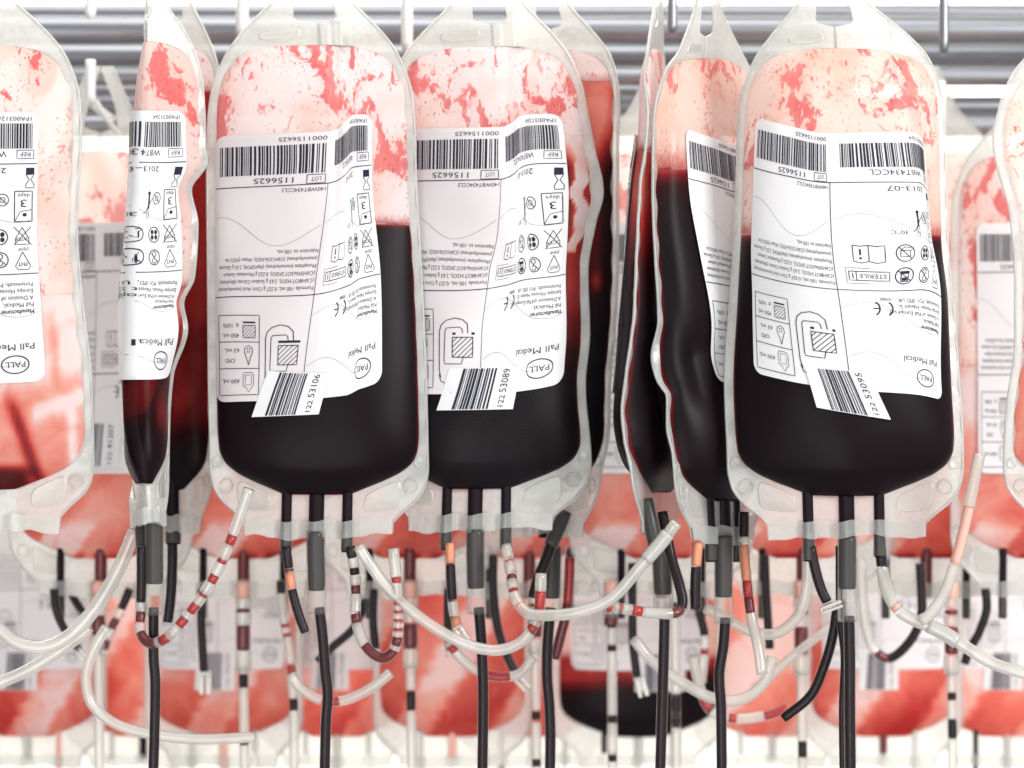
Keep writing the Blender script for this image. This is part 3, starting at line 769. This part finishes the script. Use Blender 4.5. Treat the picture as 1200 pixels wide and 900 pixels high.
# --- C
C = Bag('blood_bag', 'full bag left of centre, plain black blood right of its label, sticker 53106', 1.0,
        [(-20, [(-1, 250), (0, 366, -3), (1, 482)]), (50, [(-1, 247, 3), (-.2, 342, -6), (.08, 386, -7), (.24, 400, 5), (1, 484)]), (200, [(-1, 243, 3), (.05, 384, -7), (.23, 400, 5), (.6, 437, 2), (1, 487, 2)]),
         (330, [(-1, 244, 3), (0, 374, -4), (.2, 398, 1), (1, 494, 2)]), (450, [(-1, 245, 1), (0, 372), (1, 499)]), (540, [(-1, 247), (0, 372), (1, 501)]), (640, [(-1, 248), (0, 370), (1, 503)])],
        H=14, fill=264, seed=2, group=G1, nsm=260)
RES_C = residue('residue_smeared', 1, cover=0.62)
finish(C, RES_C)
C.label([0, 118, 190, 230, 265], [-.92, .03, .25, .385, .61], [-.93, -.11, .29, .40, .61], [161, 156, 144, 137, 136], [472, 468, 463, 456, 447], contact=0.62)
C.sticker('53106', [(-.42, 434), (.14, 437), (.04, 485), (-.58, 489)])
tubing([(370, 622), (370, 650), (371, 680), (371, 719)], 0.998, 11.4, C.root, [(0, .72, M_CORE)], name='port', wall=M_SLEEVE)
tubing([(374, 712), (378, 745), (381, 785), (384, 815), (382, 845), (380, 925)], 0.998, 6.9, C.root, [(0, 1, M_CORE)])
tubing([(335, 640), (338, 662), (342, 690), (350, 720), (359, 744)], 0.998, 6.2, C.root, [(0, .24, M_CORE), (.25, .28, M_DRED), (.30, .47, M_ORANGE), (.48, .97, M_CORE)])
tubing([(410, 640), (415, 665), (417, 695), (417, 725, -2), (427, 755, -6), (445, 771, -8), (459, 766, -10), (466, 745, -12), (466, 700, -13), (461, 643, -14)], 0.998, 6.6, C.root,
       [(0, .05, M_CORE), (.09, .12, M_CORE), (.16, .20, M_DRED), (.285, .32, M_DRED), (.42, .57, M_DRED), (.60, .63, M_DRED), (.66, .667, M_RED), (.70, .706, M_RED), (.735, .745, M_RED), (.77, .79, M_RED), (.86, .88, M_RED)], wall=M_TUBE)

# --- D
def thinD(U, PY):
    red = sstep(.74, .80, U)*sstep(470, 330, PY)*0.50
    Uw = U+.025*np.sin(PY/11)+.015*np.sin(PY/5)
    patch = sstep(.79, .815, Uw)*(1-sstep(.90, .925, Uw))*(1-sstep(300, 312, PY+8*np.sin(PY/9)))*1.0
    return np.clip(np.maximum(np.maximum(red, patch*.97*np.ones_like(U)), 1.0*sstep(236, 168, PY+14*np.sin(U*19))), 0, 1)
D = Bag('blood_bag', 'full bag near the middle, red blood with a pale streak right of its label', 1.012,
        [(-20, [(-1, 462, 6), (0, 570), (1, 681)]), (60, [(-1, 455, 9), (.10, 588, -6), (.28, 604, 5), (1, 684)]), (130, [(-1, 455, 9), (.10, 588, -6), (.28, 604, 5), (1, 688)]), (170, [(-1, 455, 9), (.10, 588, -6), (.28, 604, 5), (1, 695)]), (225, [(-1, 455, 9), (.08, 585, -5), (.28, 604, 4), (.6, 640, 0), (1, 706)]),
         (262, [(-1, 454, 9), (.08, 584, -4), (.27, 603, 3), (.6, 642, 0), (1, 697)]), (320, [(-1, 453, 9), (0, 565, -2), (.15, 589, 2), (1, 688)]), (390, [(-1, 453, 9), (0, 563), (1, 690)]), (450, [(-1, 453, 8), (0, 562), (1, 685)]), (540, [(-1, 448, 8), (0, 558), (1, 692)]), (640, [(-1, 442, 8), (0, 556), (1, 693)])],
        H=14, fill=158, seed=3, group=G1, nsm=260, sc=.985, y0=2)
RES_D = residue('residue_blotched', 2, cover=0.52, zc=22, fadek=0.0)
finish(D, RES_D, thinD, sleeve=(650, None, 650), ports=((0, M_CORE), (1, M_CORE), (2, M_CORE)))
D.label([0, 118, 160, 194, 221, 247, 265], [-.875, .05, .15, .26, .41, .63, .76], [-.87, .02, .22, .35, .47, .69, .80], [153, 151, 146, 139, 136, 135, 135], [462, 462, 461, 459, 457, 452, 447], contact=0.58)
D.sticker('53089', [(-.26, 432), (.40, 430), (.33, 479), (-.37, 481)])
tubing([(557, 620), (557, 655), (558, 690), (559, 719)], 1.01, 11.4, D.root, [(0, .70, M_CORE)], name='port', wall=M_SLEEVE)
tubing([(561, 712), (564, 750), (566, 800), (566, 850), (565, 925)], 1.01, 6.9, D.root, [(0, 1, M_CORE)])
tubing([(527, 636), (528, 665), (530, 700), (533, 722), (538, 742)], 1.01, 6.4, D.root, [(0, .22, M_ORANGE), (.24, .62, M_CORE), (.82, .97, M_ORANGE)])
clip(543, 746, 1.0, 1.0, 24, 11, D.root)
tubing([(593, 640, -2), (598, 665, -8), (604, 700, -16), (618, 718, -22), (640, 721, -26), (680, 717, -30), (718, 700, -32), (752, 662, -34), (775, 636, -35), (793, 612, -36)], 1.0, 6.9, D.root,
       [(.06, .065, M_RED), (.115, .135, M_DRED), (.17, .173, M_RED), (.235, .25, M_PINK)], wall=M_TUBE)
tubing([(757, 656, -34.6), (773, 638, -35.2), (783, 625, -35.6)], 1.0, 8.2, D.root, (), name='sleeve', wall=M_CLIP)

# --- E: behind D
def thinE(U, PY):
    return np.clip(.62*sstep(225, 130, PY)+.42*sstep(420, 250, PY)*sstep(.95, .62, U)+.3*np.exp(-((PY-330)/14)**2)*np.exp(-((U-.72)/.09)**2)*1.2, 0, .80)
E = Bag('blood_bag', 'bag mostly hidden behind bag 53089, bright red streak along its showing edge', 1.055,
        [(0, [(-1, 560), (0, 640), (1, 706, -6)]), (70, [(-1, 560), (0, 650), (1, 729, -6)]), (180, [(-1, 560), (0, 648), (1, 724, -6)]), (300, [(-1, 560), (0, 645), (1, 724, -6)]), (390, [(-1, 560), (0, 643), (1, 720, -6)]), (440, [(-1, 560), (0, 641), (1, 715, -6)]),
         (510, [(-1, 565), (0, 640), (1, 713, -6)]), (560, [(-1, 570), (0, 640), (1, 704, -6)]), (640, [(-1, 575), (0, 640), (1, 704, -6)])],
        H=9, fill=95, seed=5, group=G1, sc=.99, y0=6)
RES_E = residue('residue_spotted', 9, cover=0.35, fadek=.5)
finish(E, RES_E, thinE, ports=((1, M_CORE),), sleeve=(None, None, None))
tubing([(662, 600, -6), (655, 618, -8), (645, 640, -10)], 1.05, 9, E.root, [(0, 1, M_CORE)], name='port', wall=M_SLEEVE)
tubing([(648, 634, -10), (640, 655, -11), (630, 680, -12), (624, 703, -13)], 1.05, 7, E.root, [(0, .97, M_CORE)])
tubing([(647, 640), (646, 675), (645, 718)], 1.05, 12, E.root, [(0, .78, M_CORE)], name='port', wall=M_SLEEVE)
tubing([(645, 712), (642, 750), (641, 790), (644, 830), (645, 870), (644, 925)], 1.05, 7, E.root, [(0, 1, M_CORE)])
tubing([(668, 640), (667, 680), (664, 715), (657, 745), (650, 772)], 1.06, 6.6, E.root, [(.1, .5, M_RED), (.5, 1, M_DRED)])
tubing([(634, 672), (633, 700), (630, 722), (618, 745), (602, 757), (580, 762), (552, 757), (520, 742), (485, 718), (455, 690), (434, 662), (420, 640)], 0.985, 6.8, E.root, [(.06, .16, M_RED), (.19, .21, M_RED)], wall=M_TUBE)

# --- F: edge on
def thinF(U, PY): return np.clip(.62*sstep(370, 215, PY), 0, 1)
F_ = Bag('blood_bag', 'bag seen edge-on right of centre, its pale wavy rim towards the viewer', 1.0,
         [(-10, [(-1, 790, 80), (0, 772, 20), (1, 766, -24)]), (60, [(-1, 780, 80), (0, 766, 20), (1, 757, -24)]), (90, [(-1, 780, 80), (0, 766, 20), (1, 754, -24)]), (130, [(-1, 780, 80), (0, 766, 20), (1, 759, -24)]), (170, [(-1, 780, 80), (0, 766, 20), (1, 757, -24)]), (210, [(-1, 780, 80), (0, 764, 20), (1, 751, -24)]), (300, [(-1, 780, 80), (0, 762, 20), (1, 746, -24)]),
          (370, [(-1, 790, 80), (0, 760, 20), (1, 743, -24)]), (430, [(-1, 794, 80), (0, 764, 20), (1, 735, -24)]), (485, [(-1, 798, 80), (0, 765, 20), (1, 729, -24)]), (515, [(-1, 800, 80), (0, 768, 20), (1, 732, -24)]), (555, [(-1, 802, 80), (0, 772, 20), (1, 740, -24)]), (640, [(-1, 800, 70), (0, 774, 18), (1, 744, -24)])],
         H=13, fill=178, seed=7, group=G1, sc=.99, y0=4)
RES_F = residue('residue_rosy', 15, cover=0.35)
finish(F_, RES_F, thinF, ports=())
F_.label([0, 118, 265], [-.8, -.1, .62], [-.8, -.1, .62], [158, 158, 158], [462, 462, 462])
tubing([(757, 585, -6), (763, 615, -8), (770, 650, -8)], 1.0, 9, F_.root, [(0, 1, M_CORE)], name='port', wall=M_SLEEVE)
tubing([(774, 630, 5), (776, 670, 5), (778, 722, 5)], 1.0, 12, F_.root, [(0, .72, M_CORE)], name='port', wall=M_SLEEVE)
tubing([(779, 716, 5), (778, 760, 5), (776, 830, 5), (773, 925, 5)], 1.0, 7, F_.root, [(0, 1, M_CORE)])
tubing([(776, 600, -4), (786, 650, -8), (796, 685, -12), (800, 705, -14), (796, 716, -16), (786, 719, -18), (762, 718, -20), (735, 714, -22), (709, 711, -24)], 1.0, 6.8, F_.root,
       [(0, .55, M_CORE), (.56, .62, M_DRED), (.79, .845, M_RED), (.91, .925, M_RED), (.965, .985, M_RED)], wall=M_TUBE)

# --- G: turned to the right
Gb = Bag('blood_bag', 'dark bag turned sideways with slanted label, just left of bag 53095', 1.0,
         [(0, [(-1, 792, -20), (0, 828, 5), (1, 880, 50)]), (60, [(-1, 785, -22), (0, 826, 5), (1, 884, 50)]), (85, [(-1, 776, -22), (-.5, 788, -12), (0, 824, 5), (1, 888, 50)]), (140, [(-1, 766, -22), (-.84, 770, -19), (-.5, 784, -14), (0, 826, 5), (1, 892, 50)]), (225, [(-1, 765, -22), (-.84, 771, -19), (-.5, 784, -14), (0, 828, 5), (1, 890, 50)]), (300, [(-1, 768, -22), (-.84, 774, -19), (-.5, 788, -14), (0, 832, 5), (1, 888, 50)]),
          (375, [(-1, 772, -22), (-.84, 779, -19), (-.5, 794, -12), (0, 838, 5), (1, 886, 50)]), (418, [(-1, 764, -22), (-.84, 780, -19), (-.5, 792, -10), (0, 838, 5), (1, 886, 50)]), (445, [(-1, 770, -22), (-.84, 783, -19), (-.5, 796, -10), (0, 838, 5), (1, 886, 50)]), (465, [(-1, 782, -22), (-.84, 788, -19), (-.5, 800, -10), (0, 840, 5), (1, 886, 50)]), (500, [(-1, 782, -22), (-.84, 789, -19), (0, 842, 5), (1, 888, 50)]), (535, [(-1, 789, -22), (-.84, 795, -19), (0, 845, 5), (1, 892, 50)]), (640, [(-1, 794, -20), (0, 848, 5), (1, 900, 45)])],
         H=13, fill=200, seed=8, group=G1, wr=.25, nsm=30, sc=.985, y0=16)
RES_G = residue('residue_peach', 18, cover=0.30, base=(0.91, 0.70, 0.62), rise=12)
finish(Gb, RES_G, None, soft=16, ports=((0, M_CORE), (1, M_CORE), (2, M_CORE)), sleeve=(650, None, 650))
Gb.label([0, 118, 265], [-.42, .26, .95], [-.24, .36, .95], [152, 172, 182], [449, 462, 466])
tubing([(848, 628), (848, 665), (848, 730)], 1.0, 11.5, Gb.root, [(0, .70, M_CORE)], name='port', wall=M_SLEEVE)
tubing([(850, 724), (848, 755), (843, 790), (845, 830), (846, 925)], 1.0, 6.9, Gb.root, [(0, 1, M_CORE)])
tubing([(818, 636, -10), (816, 660, -10), (815, 685, -10), (815, 716, -10)], 1.0, 6.8, Gb.root, [(0, .34, M_ORANGE), (.36, .97, M_CORE)])
tubing([(872, 600, 10), (872, 640, 8), (875, 680, 6), (880, 720, 4), (888, 755, 0), (893, 790, -4)], 1.0, 6.6, Gb.root, [(0, .15, M_CORE), (.2, .42, M_ORANGE), (.42, .52, M_RED), (.52, .62, M_DRED)])

# --- H
H_ = Bag('blood_bag', 'full dark bag at right with barcode sticker 53095 and its whole label facing forward', 0.975,
         [(-20, [(-1, 868, 8), (0, 972, -4), (1, 1085, 2)]), (60, [(-1, 868, 10), (-.5, 925, -2), (0, 980, -8), (.6, 1058, -4), (1, 1104, 6)]), (120, [(-1, 866, 12), (-.5, 922, -4), (0, 982, -8), (.5, 1056, -7), (.63, 1071, 5), (1, 1106, 8)]), (280, [(-1, 861, 12), (-.6, 904, 0), (0, 978, -8), (.5, 1064, -6), (.64, 1075, 5), (1, 1110, 8)]),
          (350, [(-1, 856, 10), (0, 980, -6), (.6, 1076, -2), (1, 1116, 6)]), (450, [(-1, 850, 6), (0, 985, -4), (1, 1124, 4)]), (530, [(-1, 853, 5), (0, 990, -2), (1, 1128, 2)]), (640, [(-1, 856, 4), (0, 993), (1, 1128)])],
         H=15, fill=276, seed=4, group=G1, nsm=160, sc=.995, y0=4, ports=(-.33, 0, .28))
RES_H = residue('residue_coral', 21, cover=0.50, base=(0.92, 0.73, 0.66), rise=9)
finish(H_, RES_H, None, soft=9, sleeve=(655, None, 650))
H_.label([0, 60, 118, 215, 235, 265], [-.73, -.42, -.10, .47, .55, .62], [-.72, -.36, .04, .55, .66, .80], [139, 150, 159, 157, 160, 168], [438, 447, 454, 462, 465, 470])
H_.sticker('53095', [(-.28, 428), (.17, 434), (.33, 490), (-.22, 474)])
tubing([(993, 628), (993, 665), (993, 728)], 0.975, 11.6, H_.root, [(0, .62, M_CORE)], name='port', wall=M_SLEEVE)
tubing([(995, 722), (996, 770), (996, 830), (997, 925)], 0.975, 7.2, H_.root, [(0, 1, M_CORE)])
tubing([(983, 640, 8), (984, 720, 10), (989, 770, 8), (987, 830, 6), (988, 925, 6)], 0.985, 4.6, H_.root, [(0, 1, M_CORE)])
tubing([(950, 640), (955, 665), (962, 690), (970, 707)], 0.975, 6.8, H_.root, [(0, .97, M_CORE)])
clip(975, 711, 0.97, -.35, 24, 9, H_.root)
tubing([(981, 712, 12), (976, 745, 14), (966, 780, 16), (950, 815, 18), (918, 842, 20)], 0.985, 6.6, H_.root, [(0, 1, M_CORE)])
tubing([(1032, 640), (1034, 668), (1040, 695, -6), (1054, 716, -10), (1076, 729, -12), (1098, 737, -14), (1130, 757, -16), (1165, 778, -18), (1215, 793, -20)], 0.975, 7.2, H_.root, [(0, .09, M_CORE), (.28, .30, M_PINK)], wall=M_TUBE)
tubing([(1088, 733, -14.3), (1108, 743, -15), (1122, 752, -15.6)], 0.975, 8.6, H_.root, (), name='sleeve', wall=M_CLIP)

# --- I: right edge
I_ = Bag('blood_bag', 'pale pinkish bag cut off by the right edge of the picture', 0.985,
         [(60, [(-1, 1164), (1, 1425)]), (130, [(-1, 1167), (1, 1425)]), (158, [(-1, 1164), (1, 1425)]), (190, [(-1, 1168), (1, 1425)]), (250, [(-1, 1184), (1, 1425)]), (330, [(-1, 1190), (1, 1425)]), (400, [(-1, 1190), (1, 1425)]), (480, [(-1, 1180), (1, 1425)]), (540, [(-1, 1177), (1, 1425)]), (640, [(-1, 1178), (1, 1425)])],
         y0=28, sc=.95, H=6, fill=420, seed=13, group=G1)
RES_I = residue('residue_faint', 25, cover=0.1, base=(0.93, 0.83, 0.78), streak=.8, fadek=.1)
finish(I_, RES_I, lambda U, PY: 0.80+0*U, ports=())
# ------------------------------------------------------------------ second row, behind
G2 = 'pale blood bags hanging in the second row'
RES2 = [residue('residue_back', 40+i, cover=c, base=(0.92, 0.82, 0.79), fadek=0.1) for i, c in enumerate((0.3, 0.85, 0.2))]
def pale(seed, lvl=0.70, dark=0.25):
    r = np.random.RandomState(seed); a, b, c = r.uniform(0, 6, 3)
    def f(U, PY):
        w = 0.09*np.sin(U*4+a+PY/60)+0.07*np.sin(PY/23+b+U*3)
        fold = 0.20*sstep(.62, .70, np.sin(PY/31+U*5+c)*.5+.5)*sstep(600, 625, PY)
        return np.clip(lvl+.20*sstep(600, 440, PY)+w*.6+fold-dark*np.exp(-((PY-655)/7)**2)*(np.abs(np.sin(U*7+a)) > .35), .1, 1.0)
    return f
def back_bag(cx, Yb, label, fill=470, seed=1, tilt=0, lab=True, res=0, lvl=.74, half=107, y0=130, sc=.905, stick=None, ports=True):
    b = Bag('blood_bag', label, Yb, [(y0-30, [(-1, cx-half+4, tilt), (0, cx, -3), (1, cx+half-4, -tilt)]), (y0+120, [(-1, cx-half, tilt), (-.3, cx-half*.3, -4), (.3, cx+half*.3, 1), (1, cx+half, -tilt)]), (y0+330, [(-1, cx-half, tilt), (0, cx+2, -2), (1, cx+half, -tilt)]), (y0+640*sc, [(-1, cx-half, tilt), (0, cx, 0), (1, cx+half, -tilt)])],
            y0=y0, sc=sc, H=6.5, fill=fill, seed=seed, group=G2, ports=(-.44, 0, .44), rp=(2.7, 4.3, 2.7), wr=0.8)
    b.film(18, 70); b.pouch(RES2[res], 25, 56); b.blood(pale(seed, lvl), 37, 70); b.flange(True)
    if ports: [b.port(i, m, 628, 655 if i != 1 else None) for i, m in ((0, M_CORE), (1, M_DRED), (2, M_CORE))]
    if lab:
        b.label([0, 118, 265], [-.72, -.06, .76], [-.72, -.06, .76], [y0+132, y0+132, y0+130], [y0+132+292]*3, nc=30, nr=24)
    if stick: b.sticker(stick, [(-.32, y0+365), (.25, y0+365), (.22, y0+416), (-.36, y0+416)])
    return b
Y2 = 1.18
def center_tube(b, x, y1=785, marks=(), dark=False):
    """port stub with its pale sleeve and the long pale donor line below it"""
    tubing([(x, 680), (x, 735), (x, y1)], Y2, 9.2, b.root, [(0.02, .20, M_PINK), (.32, .36, M_DRED), (.50, .78, M_DRED)] if not dark else [(0, .75, M_CORE)], name='port', wall=M_TUBE if not dark else M_SLEEVE)
    tubing([(x, y1-6), (x+1, y1+60), (x+2, 930)], Y2, 6.0, b.root, [((m-y1+6)/(936-y1), (m+w-y1+6)/(936-y1), M_CORE) for m, w in marks], wall=M_TUBE)
J = back_bag(118, 1.185, 'pale bag hanging by its strap from the upright peg, between the two leftmost bags', 455, 51, 4, res=1, stick='41207', lvl=.76)
center_tube(J, 115, 762)
tubing([(63, 690), (66, 715), (77, 740), (93, 762)], Y2, 5.6, J.root, [(0, 1, M_CORE)])
clip(97, 768, Y2, .9, 16, 9, J.root)
tubing([(77, 678, 14), (86, 700, 14), (97, 718, 14)], Y2, 5.6, J.root, [(0, 1, M_CORE)])
tubing([(152, 690), (146, 705), (138, 722), (128, 742), (120, 768)], Y2, 5.6, J.root, [(0, .3, M_CORE), (.45, .6, M_DRED), (.78, .9, M_DRED)], wall=M_TUBE)
st = np.concatenate([P([94, 96, 101, 107, 113, 120, 130, 139], [160, 138, 122, 116.5, 120, 132, 146, 158], 1.16)]); v, f = sweep(st, .0016, 8, 0); mesh('strap', v, f, M_FILM, J.root)
M = back_bag(285, 1.215, 'pale bag behind bag 53106, only its pink foot showing above the tubes', 440, 52, -4, res=0, lvl=.75)
center_tube(M, 285, 785, [(790, 16), (868, 5)])
tubing([(236, 690), (236, 730), (239, 788)], Y2, 5.6, M.root, [(0, .98, M_CORE)])
clip(241, 802, Y2, 1.57, 22, 14, M.root)
tubing([(329, 680), (331, 715), (338, 755), (342, 790), (345, 850), (344, 930)], Y2, 5.8, M.root, [(0, .06, M_CORE), (.20, .22, M_RED), (.25, .265, M_RED), (.40, .44, M_RED), (.56, .61, M_CORE)], wall=M_TUBE)
N_ = back_bag(480, 1.19, 'pale bag behind bags 53106 and 53089, red foot showing between their rims', 430, 53, 4, res=2, lvl=.69)
center_tube(N_, 481, 782, [(810, 22)])
tubing([(438, 690), (437, 725), (440, 760)], Y2, 5.6, N_.root, [(0, 1, M_CORE)])
tubing([(430, 700, 14), (415, 735, 14), (390, 758, 14), (372, 775, 14)], Y2, 5.6, N_.root, [(0, 1, M_CORE)])
tubing([(525, 690), (525, 735), (528, 770)], Y2, 5.6, N_.root, [(0, .9, M_CORE)])
O_ = back_bag(620, 1.22, 'pale bag behind bag 53089, its foot showing under the bag mostly hidden', 440, 54, -3, res=0, lvl=.74)
center_tube(O_, 627, 765, [(834, 9), (890, 8)])
tubing([(578, 650), (578, 690), (583, 735), (594, 768), (608, 795)], Y2, 5.8, O_.root, [(0, 1, M_CORE)])
clip(612, 800, Y2, .8, 20, 11, O_.root)
Q = back_bag(775, 1.19, 'salmon pink bag seen through the gap between bag 53089 and the edge-on bag', 420, 55, 4, res=1, lvl=.79)
center_tube(Q, 716, 700, [(722, 14), (755, 8), (838, 8), (883, 9)])
tubing([(741, 660), (741, 710), (742, 755), (747, 797)], Y2, 5.6, Q.root, [(0, .97, M_CORE)])
clip(752, 806, Y2, 1.3, 20, 13, Q.root)
tubing([(790, 680), (791, 740), (792, 800), (793, 930)], Y2, 6.0, Q.root, [(.10, .16, M_CORE), (.545, .62, M_CORE), (.645, .68, M_CORE)], wall=M_TUBE)
R_ = back_bag(940, 1.215, 'pale bag behind bag 53095, reddish foot showing left of its port tubes', 430, 56, -4, res=0, lvl=.74)
center_tube(R_, 939, 790, [(869, 18)])
tubing([(896, 650), (898, 700), (902, 760)], Y2, 5.8, R_.root, [(0, 1, M_CORE)])
tubing([(812, 690), (820, 720), (826, 750), (822, 800)], Y2, 5.6, R_.root, [(0, .5, M_CORE), (.65, .7, M_RED)], wall=M_TUBE)
S_ = back_bag(1085, 1.225, 'pale bag right of the port tubes of bag 53095, dark curved tube at its foot', 420, 57, 3, lab=False, res=2, lvl=.76)
center_tube(S_, 1115, 790, [(812, 8), (843, 22)])
tubing([(1078, 660), (1080, 695), (1079, 725), (1066, 752), (1042, 772), (1024, 760), (1014, 730), (1010, 690), (1009, 655)], Y2, 6.2, S_.root, [(0, .50, M_CORE), (.50, .56, M_DRED)], wall=M_TUBE)
tubing([(1155, 690), (1156, 715), (1147, 742), (1137, 760), (1130, 778)], Y2, 5.8, S_.root, [(0, 1, M_CORE)])
K_ = back_bag(1222, 1.18, 'pale pink bag at far right with a white label, partly behind the cut-off bag', 430, 58, 2, res=1, lvl=.76)

# ------------------------------------------------------------------ third row, far back on the lower level
G3 = 'blurred blood bags hanging in the third row'
RES3 = [residue('residue_far', 60+i, cover=c, base=(0.93, 0.76, 0.69)) for i, c in enumerate((0.1, 0.4))]
def far_bag(cx, Yb, label, lvl, seed, lab=True, fill=690, half=92, tilt=0, dark=False):
    y0 = 446; sc = .72
    b = Bag('blood_bag', label, Yb, [(y0-30, [(-1, cx-half, tilt), (1, cx+half, -tilt)]), (y0+200, [(-1, cx-half, tilt), (0, cx, -3), (1, cx+half, -tilt)]), (y0+640*sc, [(-1, cx-half, tilt), (0, cx), (1, cx+half, -tilt)])],
            y0=y0, sc=sc, H=7 if not dark else 12, fill=fill, seed=seed, group=G3, ports=(-.40, 0, .40), rp=(2.8, 4.0, 2.8))
    b.film(10, 40); b.pouch(RES3[seed % 2], 17, 34)
    th = (lambda U, PY, g=pale(seed, lvl, 0.05): np.clip(g(U, PY)-.20*sstep(600, 440, PY)+.16*sstep(845, 770, PY)-.03, 0, 1)) if not dark else (lambda U, PY: np.clip(.55*sstep(815, 780, PY+10*U), 0, 1))
    b.blood(th, 25, 40); b.flange(False)
    rr = random.Random(seed)
    for i in range(3): b.port(i, rr.choice((M_CORE, M_DRED, M_PINK, M_CLIP, M_CLIP)), rr.choice((604, 612, 640, 690)), None)
    if lab: b.label([0, 118, 265], [-.78, -.06, .78], [-.78, -.06, .78], [548]*3, [782]*3, nc=20, nr=16); 
    if lab and not dark: b.sticker(str(30000+seed*37), [(-.30, 762), (.16, 762), (.16, 806), (-.34, 806)])
    if dark: b.sticker('52210', [(-.05, 762), (.52, 762), (.52, 806), (-.05, 806)])
    return b
far_bag(32, 1.37, 'blurred orange-red bag at the far left of the lower back row', 0.68, 61)
far_bag(168, 1.40, 'blurred orange bag of the lower back row, behind the dark tube of the edge-on bag', 0.72, 62, lab=False)
far_bag(262, 1.36, 'blurred bag of the lower back row with its label just above a hanging clip', 0.70, 63)
far_bag(395, 1.39, 'blurred bag of the lower back row, grey barcode under the tubes of bag 53106', 0.68, 64)
far_bag(530, 1.37, 'blurred bright red bag of the lower back row, left of the tube of bag 53089', 0.64, 65, lab=False)
far_bag(625, 1.41, 'blurred orange bag of the lower back row, just left of the dark-bottomed one', 0.70, 66, lab=False)
far_bag(748, 1.35, 'blurred bag of the lower back row whose blood is black at the bottom', .4, 67, dark=True, half=100, fill=770)
far_bag(905, 1.39, 'blurred pale orange bag of the lower back row, right of the dark-bottomed one', 0.80, 68, lab=False)
far_bag(1035, 1.36, 'blurred bag of the lower back row with bright red blood beside its hanging barcode strip', 0.66, 69)
far_bag(1180, 1.38, 'blurred orange bag at the far right of the lower back row', 0.72, 70)

# ------------------------------------------------------------------ loose pale tubes whose bag cannot be told
GT = 'loose pale tube ends'
tubing([(-15, 728), (0, 738), (22, 754), (55, 758), (85, 742), (115, 708), (140, 664), (158, 622)], 1.0, 8.2, None, [(.02, .03, M_PINK)], wall=M_TUBE, label='broad pale tube curving up from the left edge to the edge-on bag', group=GT)
tubing([(-15, 806), (30, 787), (62, 768), (98, 742), (104, 735)], 1.03, 7.2, None, (), wall=M_TUBE, label='straight pale tube rising from the left edge below the curved one', group=GT)
tubing([(125, 735), (108, 765), (101, 795), (108, 825), (135, 848), (175, 860), (230, 866), (299, 864)], 1.05, 6.4, None, (), wall=M_TUBE, label='thin white tube looping low at left and ending behind a black tube', group=GT)
tubing([(340, 790), (352, 806), (378, 821), (405, 820), (435, 806), (458, 788)], 1.08, 6.2, None, [(.36, .50, M_RED)], wall=M_TUBE, label='white tube loop with one red plug, behind the tube of bag 53106', group=GT)
tubing([(1148, 532), (1141, 566), (1132, 610), (1118, 664), (1106, 697), (1088, 722), (1078, 727)], 0.955, 7.0, None, [(.30, .62, M_PINK)], wall=M_TUBE, label='pale tube standing up in front of the far right bag, pinkish in its middle', group=GT)
tubing([(742, 748), (765, 775), (800, 800), (835, 818), (868, 820), (895, 800), (905, 770)], 1.10, 6.6, None, (), wall=M_TUBE, label='pale tube loop between the tubes of the edge-on bag and the turned bag', group=GT)
tubing([(812, 770), (820, 805), (832, 832), (860, 842), (900, 838), (925, 828)], 1.13, 6.2, None, [(.30, .40, M_RED), (.55, .6, M_RED), (.8, .98, M_RED)], wall=M_TUBE, label='pale tube low right of centre with bright red plugs along it', group=GT)
tubing([(826, 712), (846, 722), (880, 740), (910, 742), (935, 722), (945, 690), (947, 650)], 1.04, 6.6, None, (), wall=M_TUBE, label='pale tube bending below the left port of bag 53095', group=GT)
tubing([(975, 733), (940, 760), (905, 790), (880, 815)], 1.12, 5.6, None, (), wall=M_TUBE, label='thin pale tube slanting down left from the ports of bag 53095', group=GT)
tubing([(524, 752), (545, 776), (575, 792), (608, 790), (625, 770)], 1.09, 6.0, None, [(.05, .12, M_RED), (.45, .70, M_RED)], wall=M_TUBE, label='pale tube with red plugs curving behind the tube of bag 53089', group=GT)
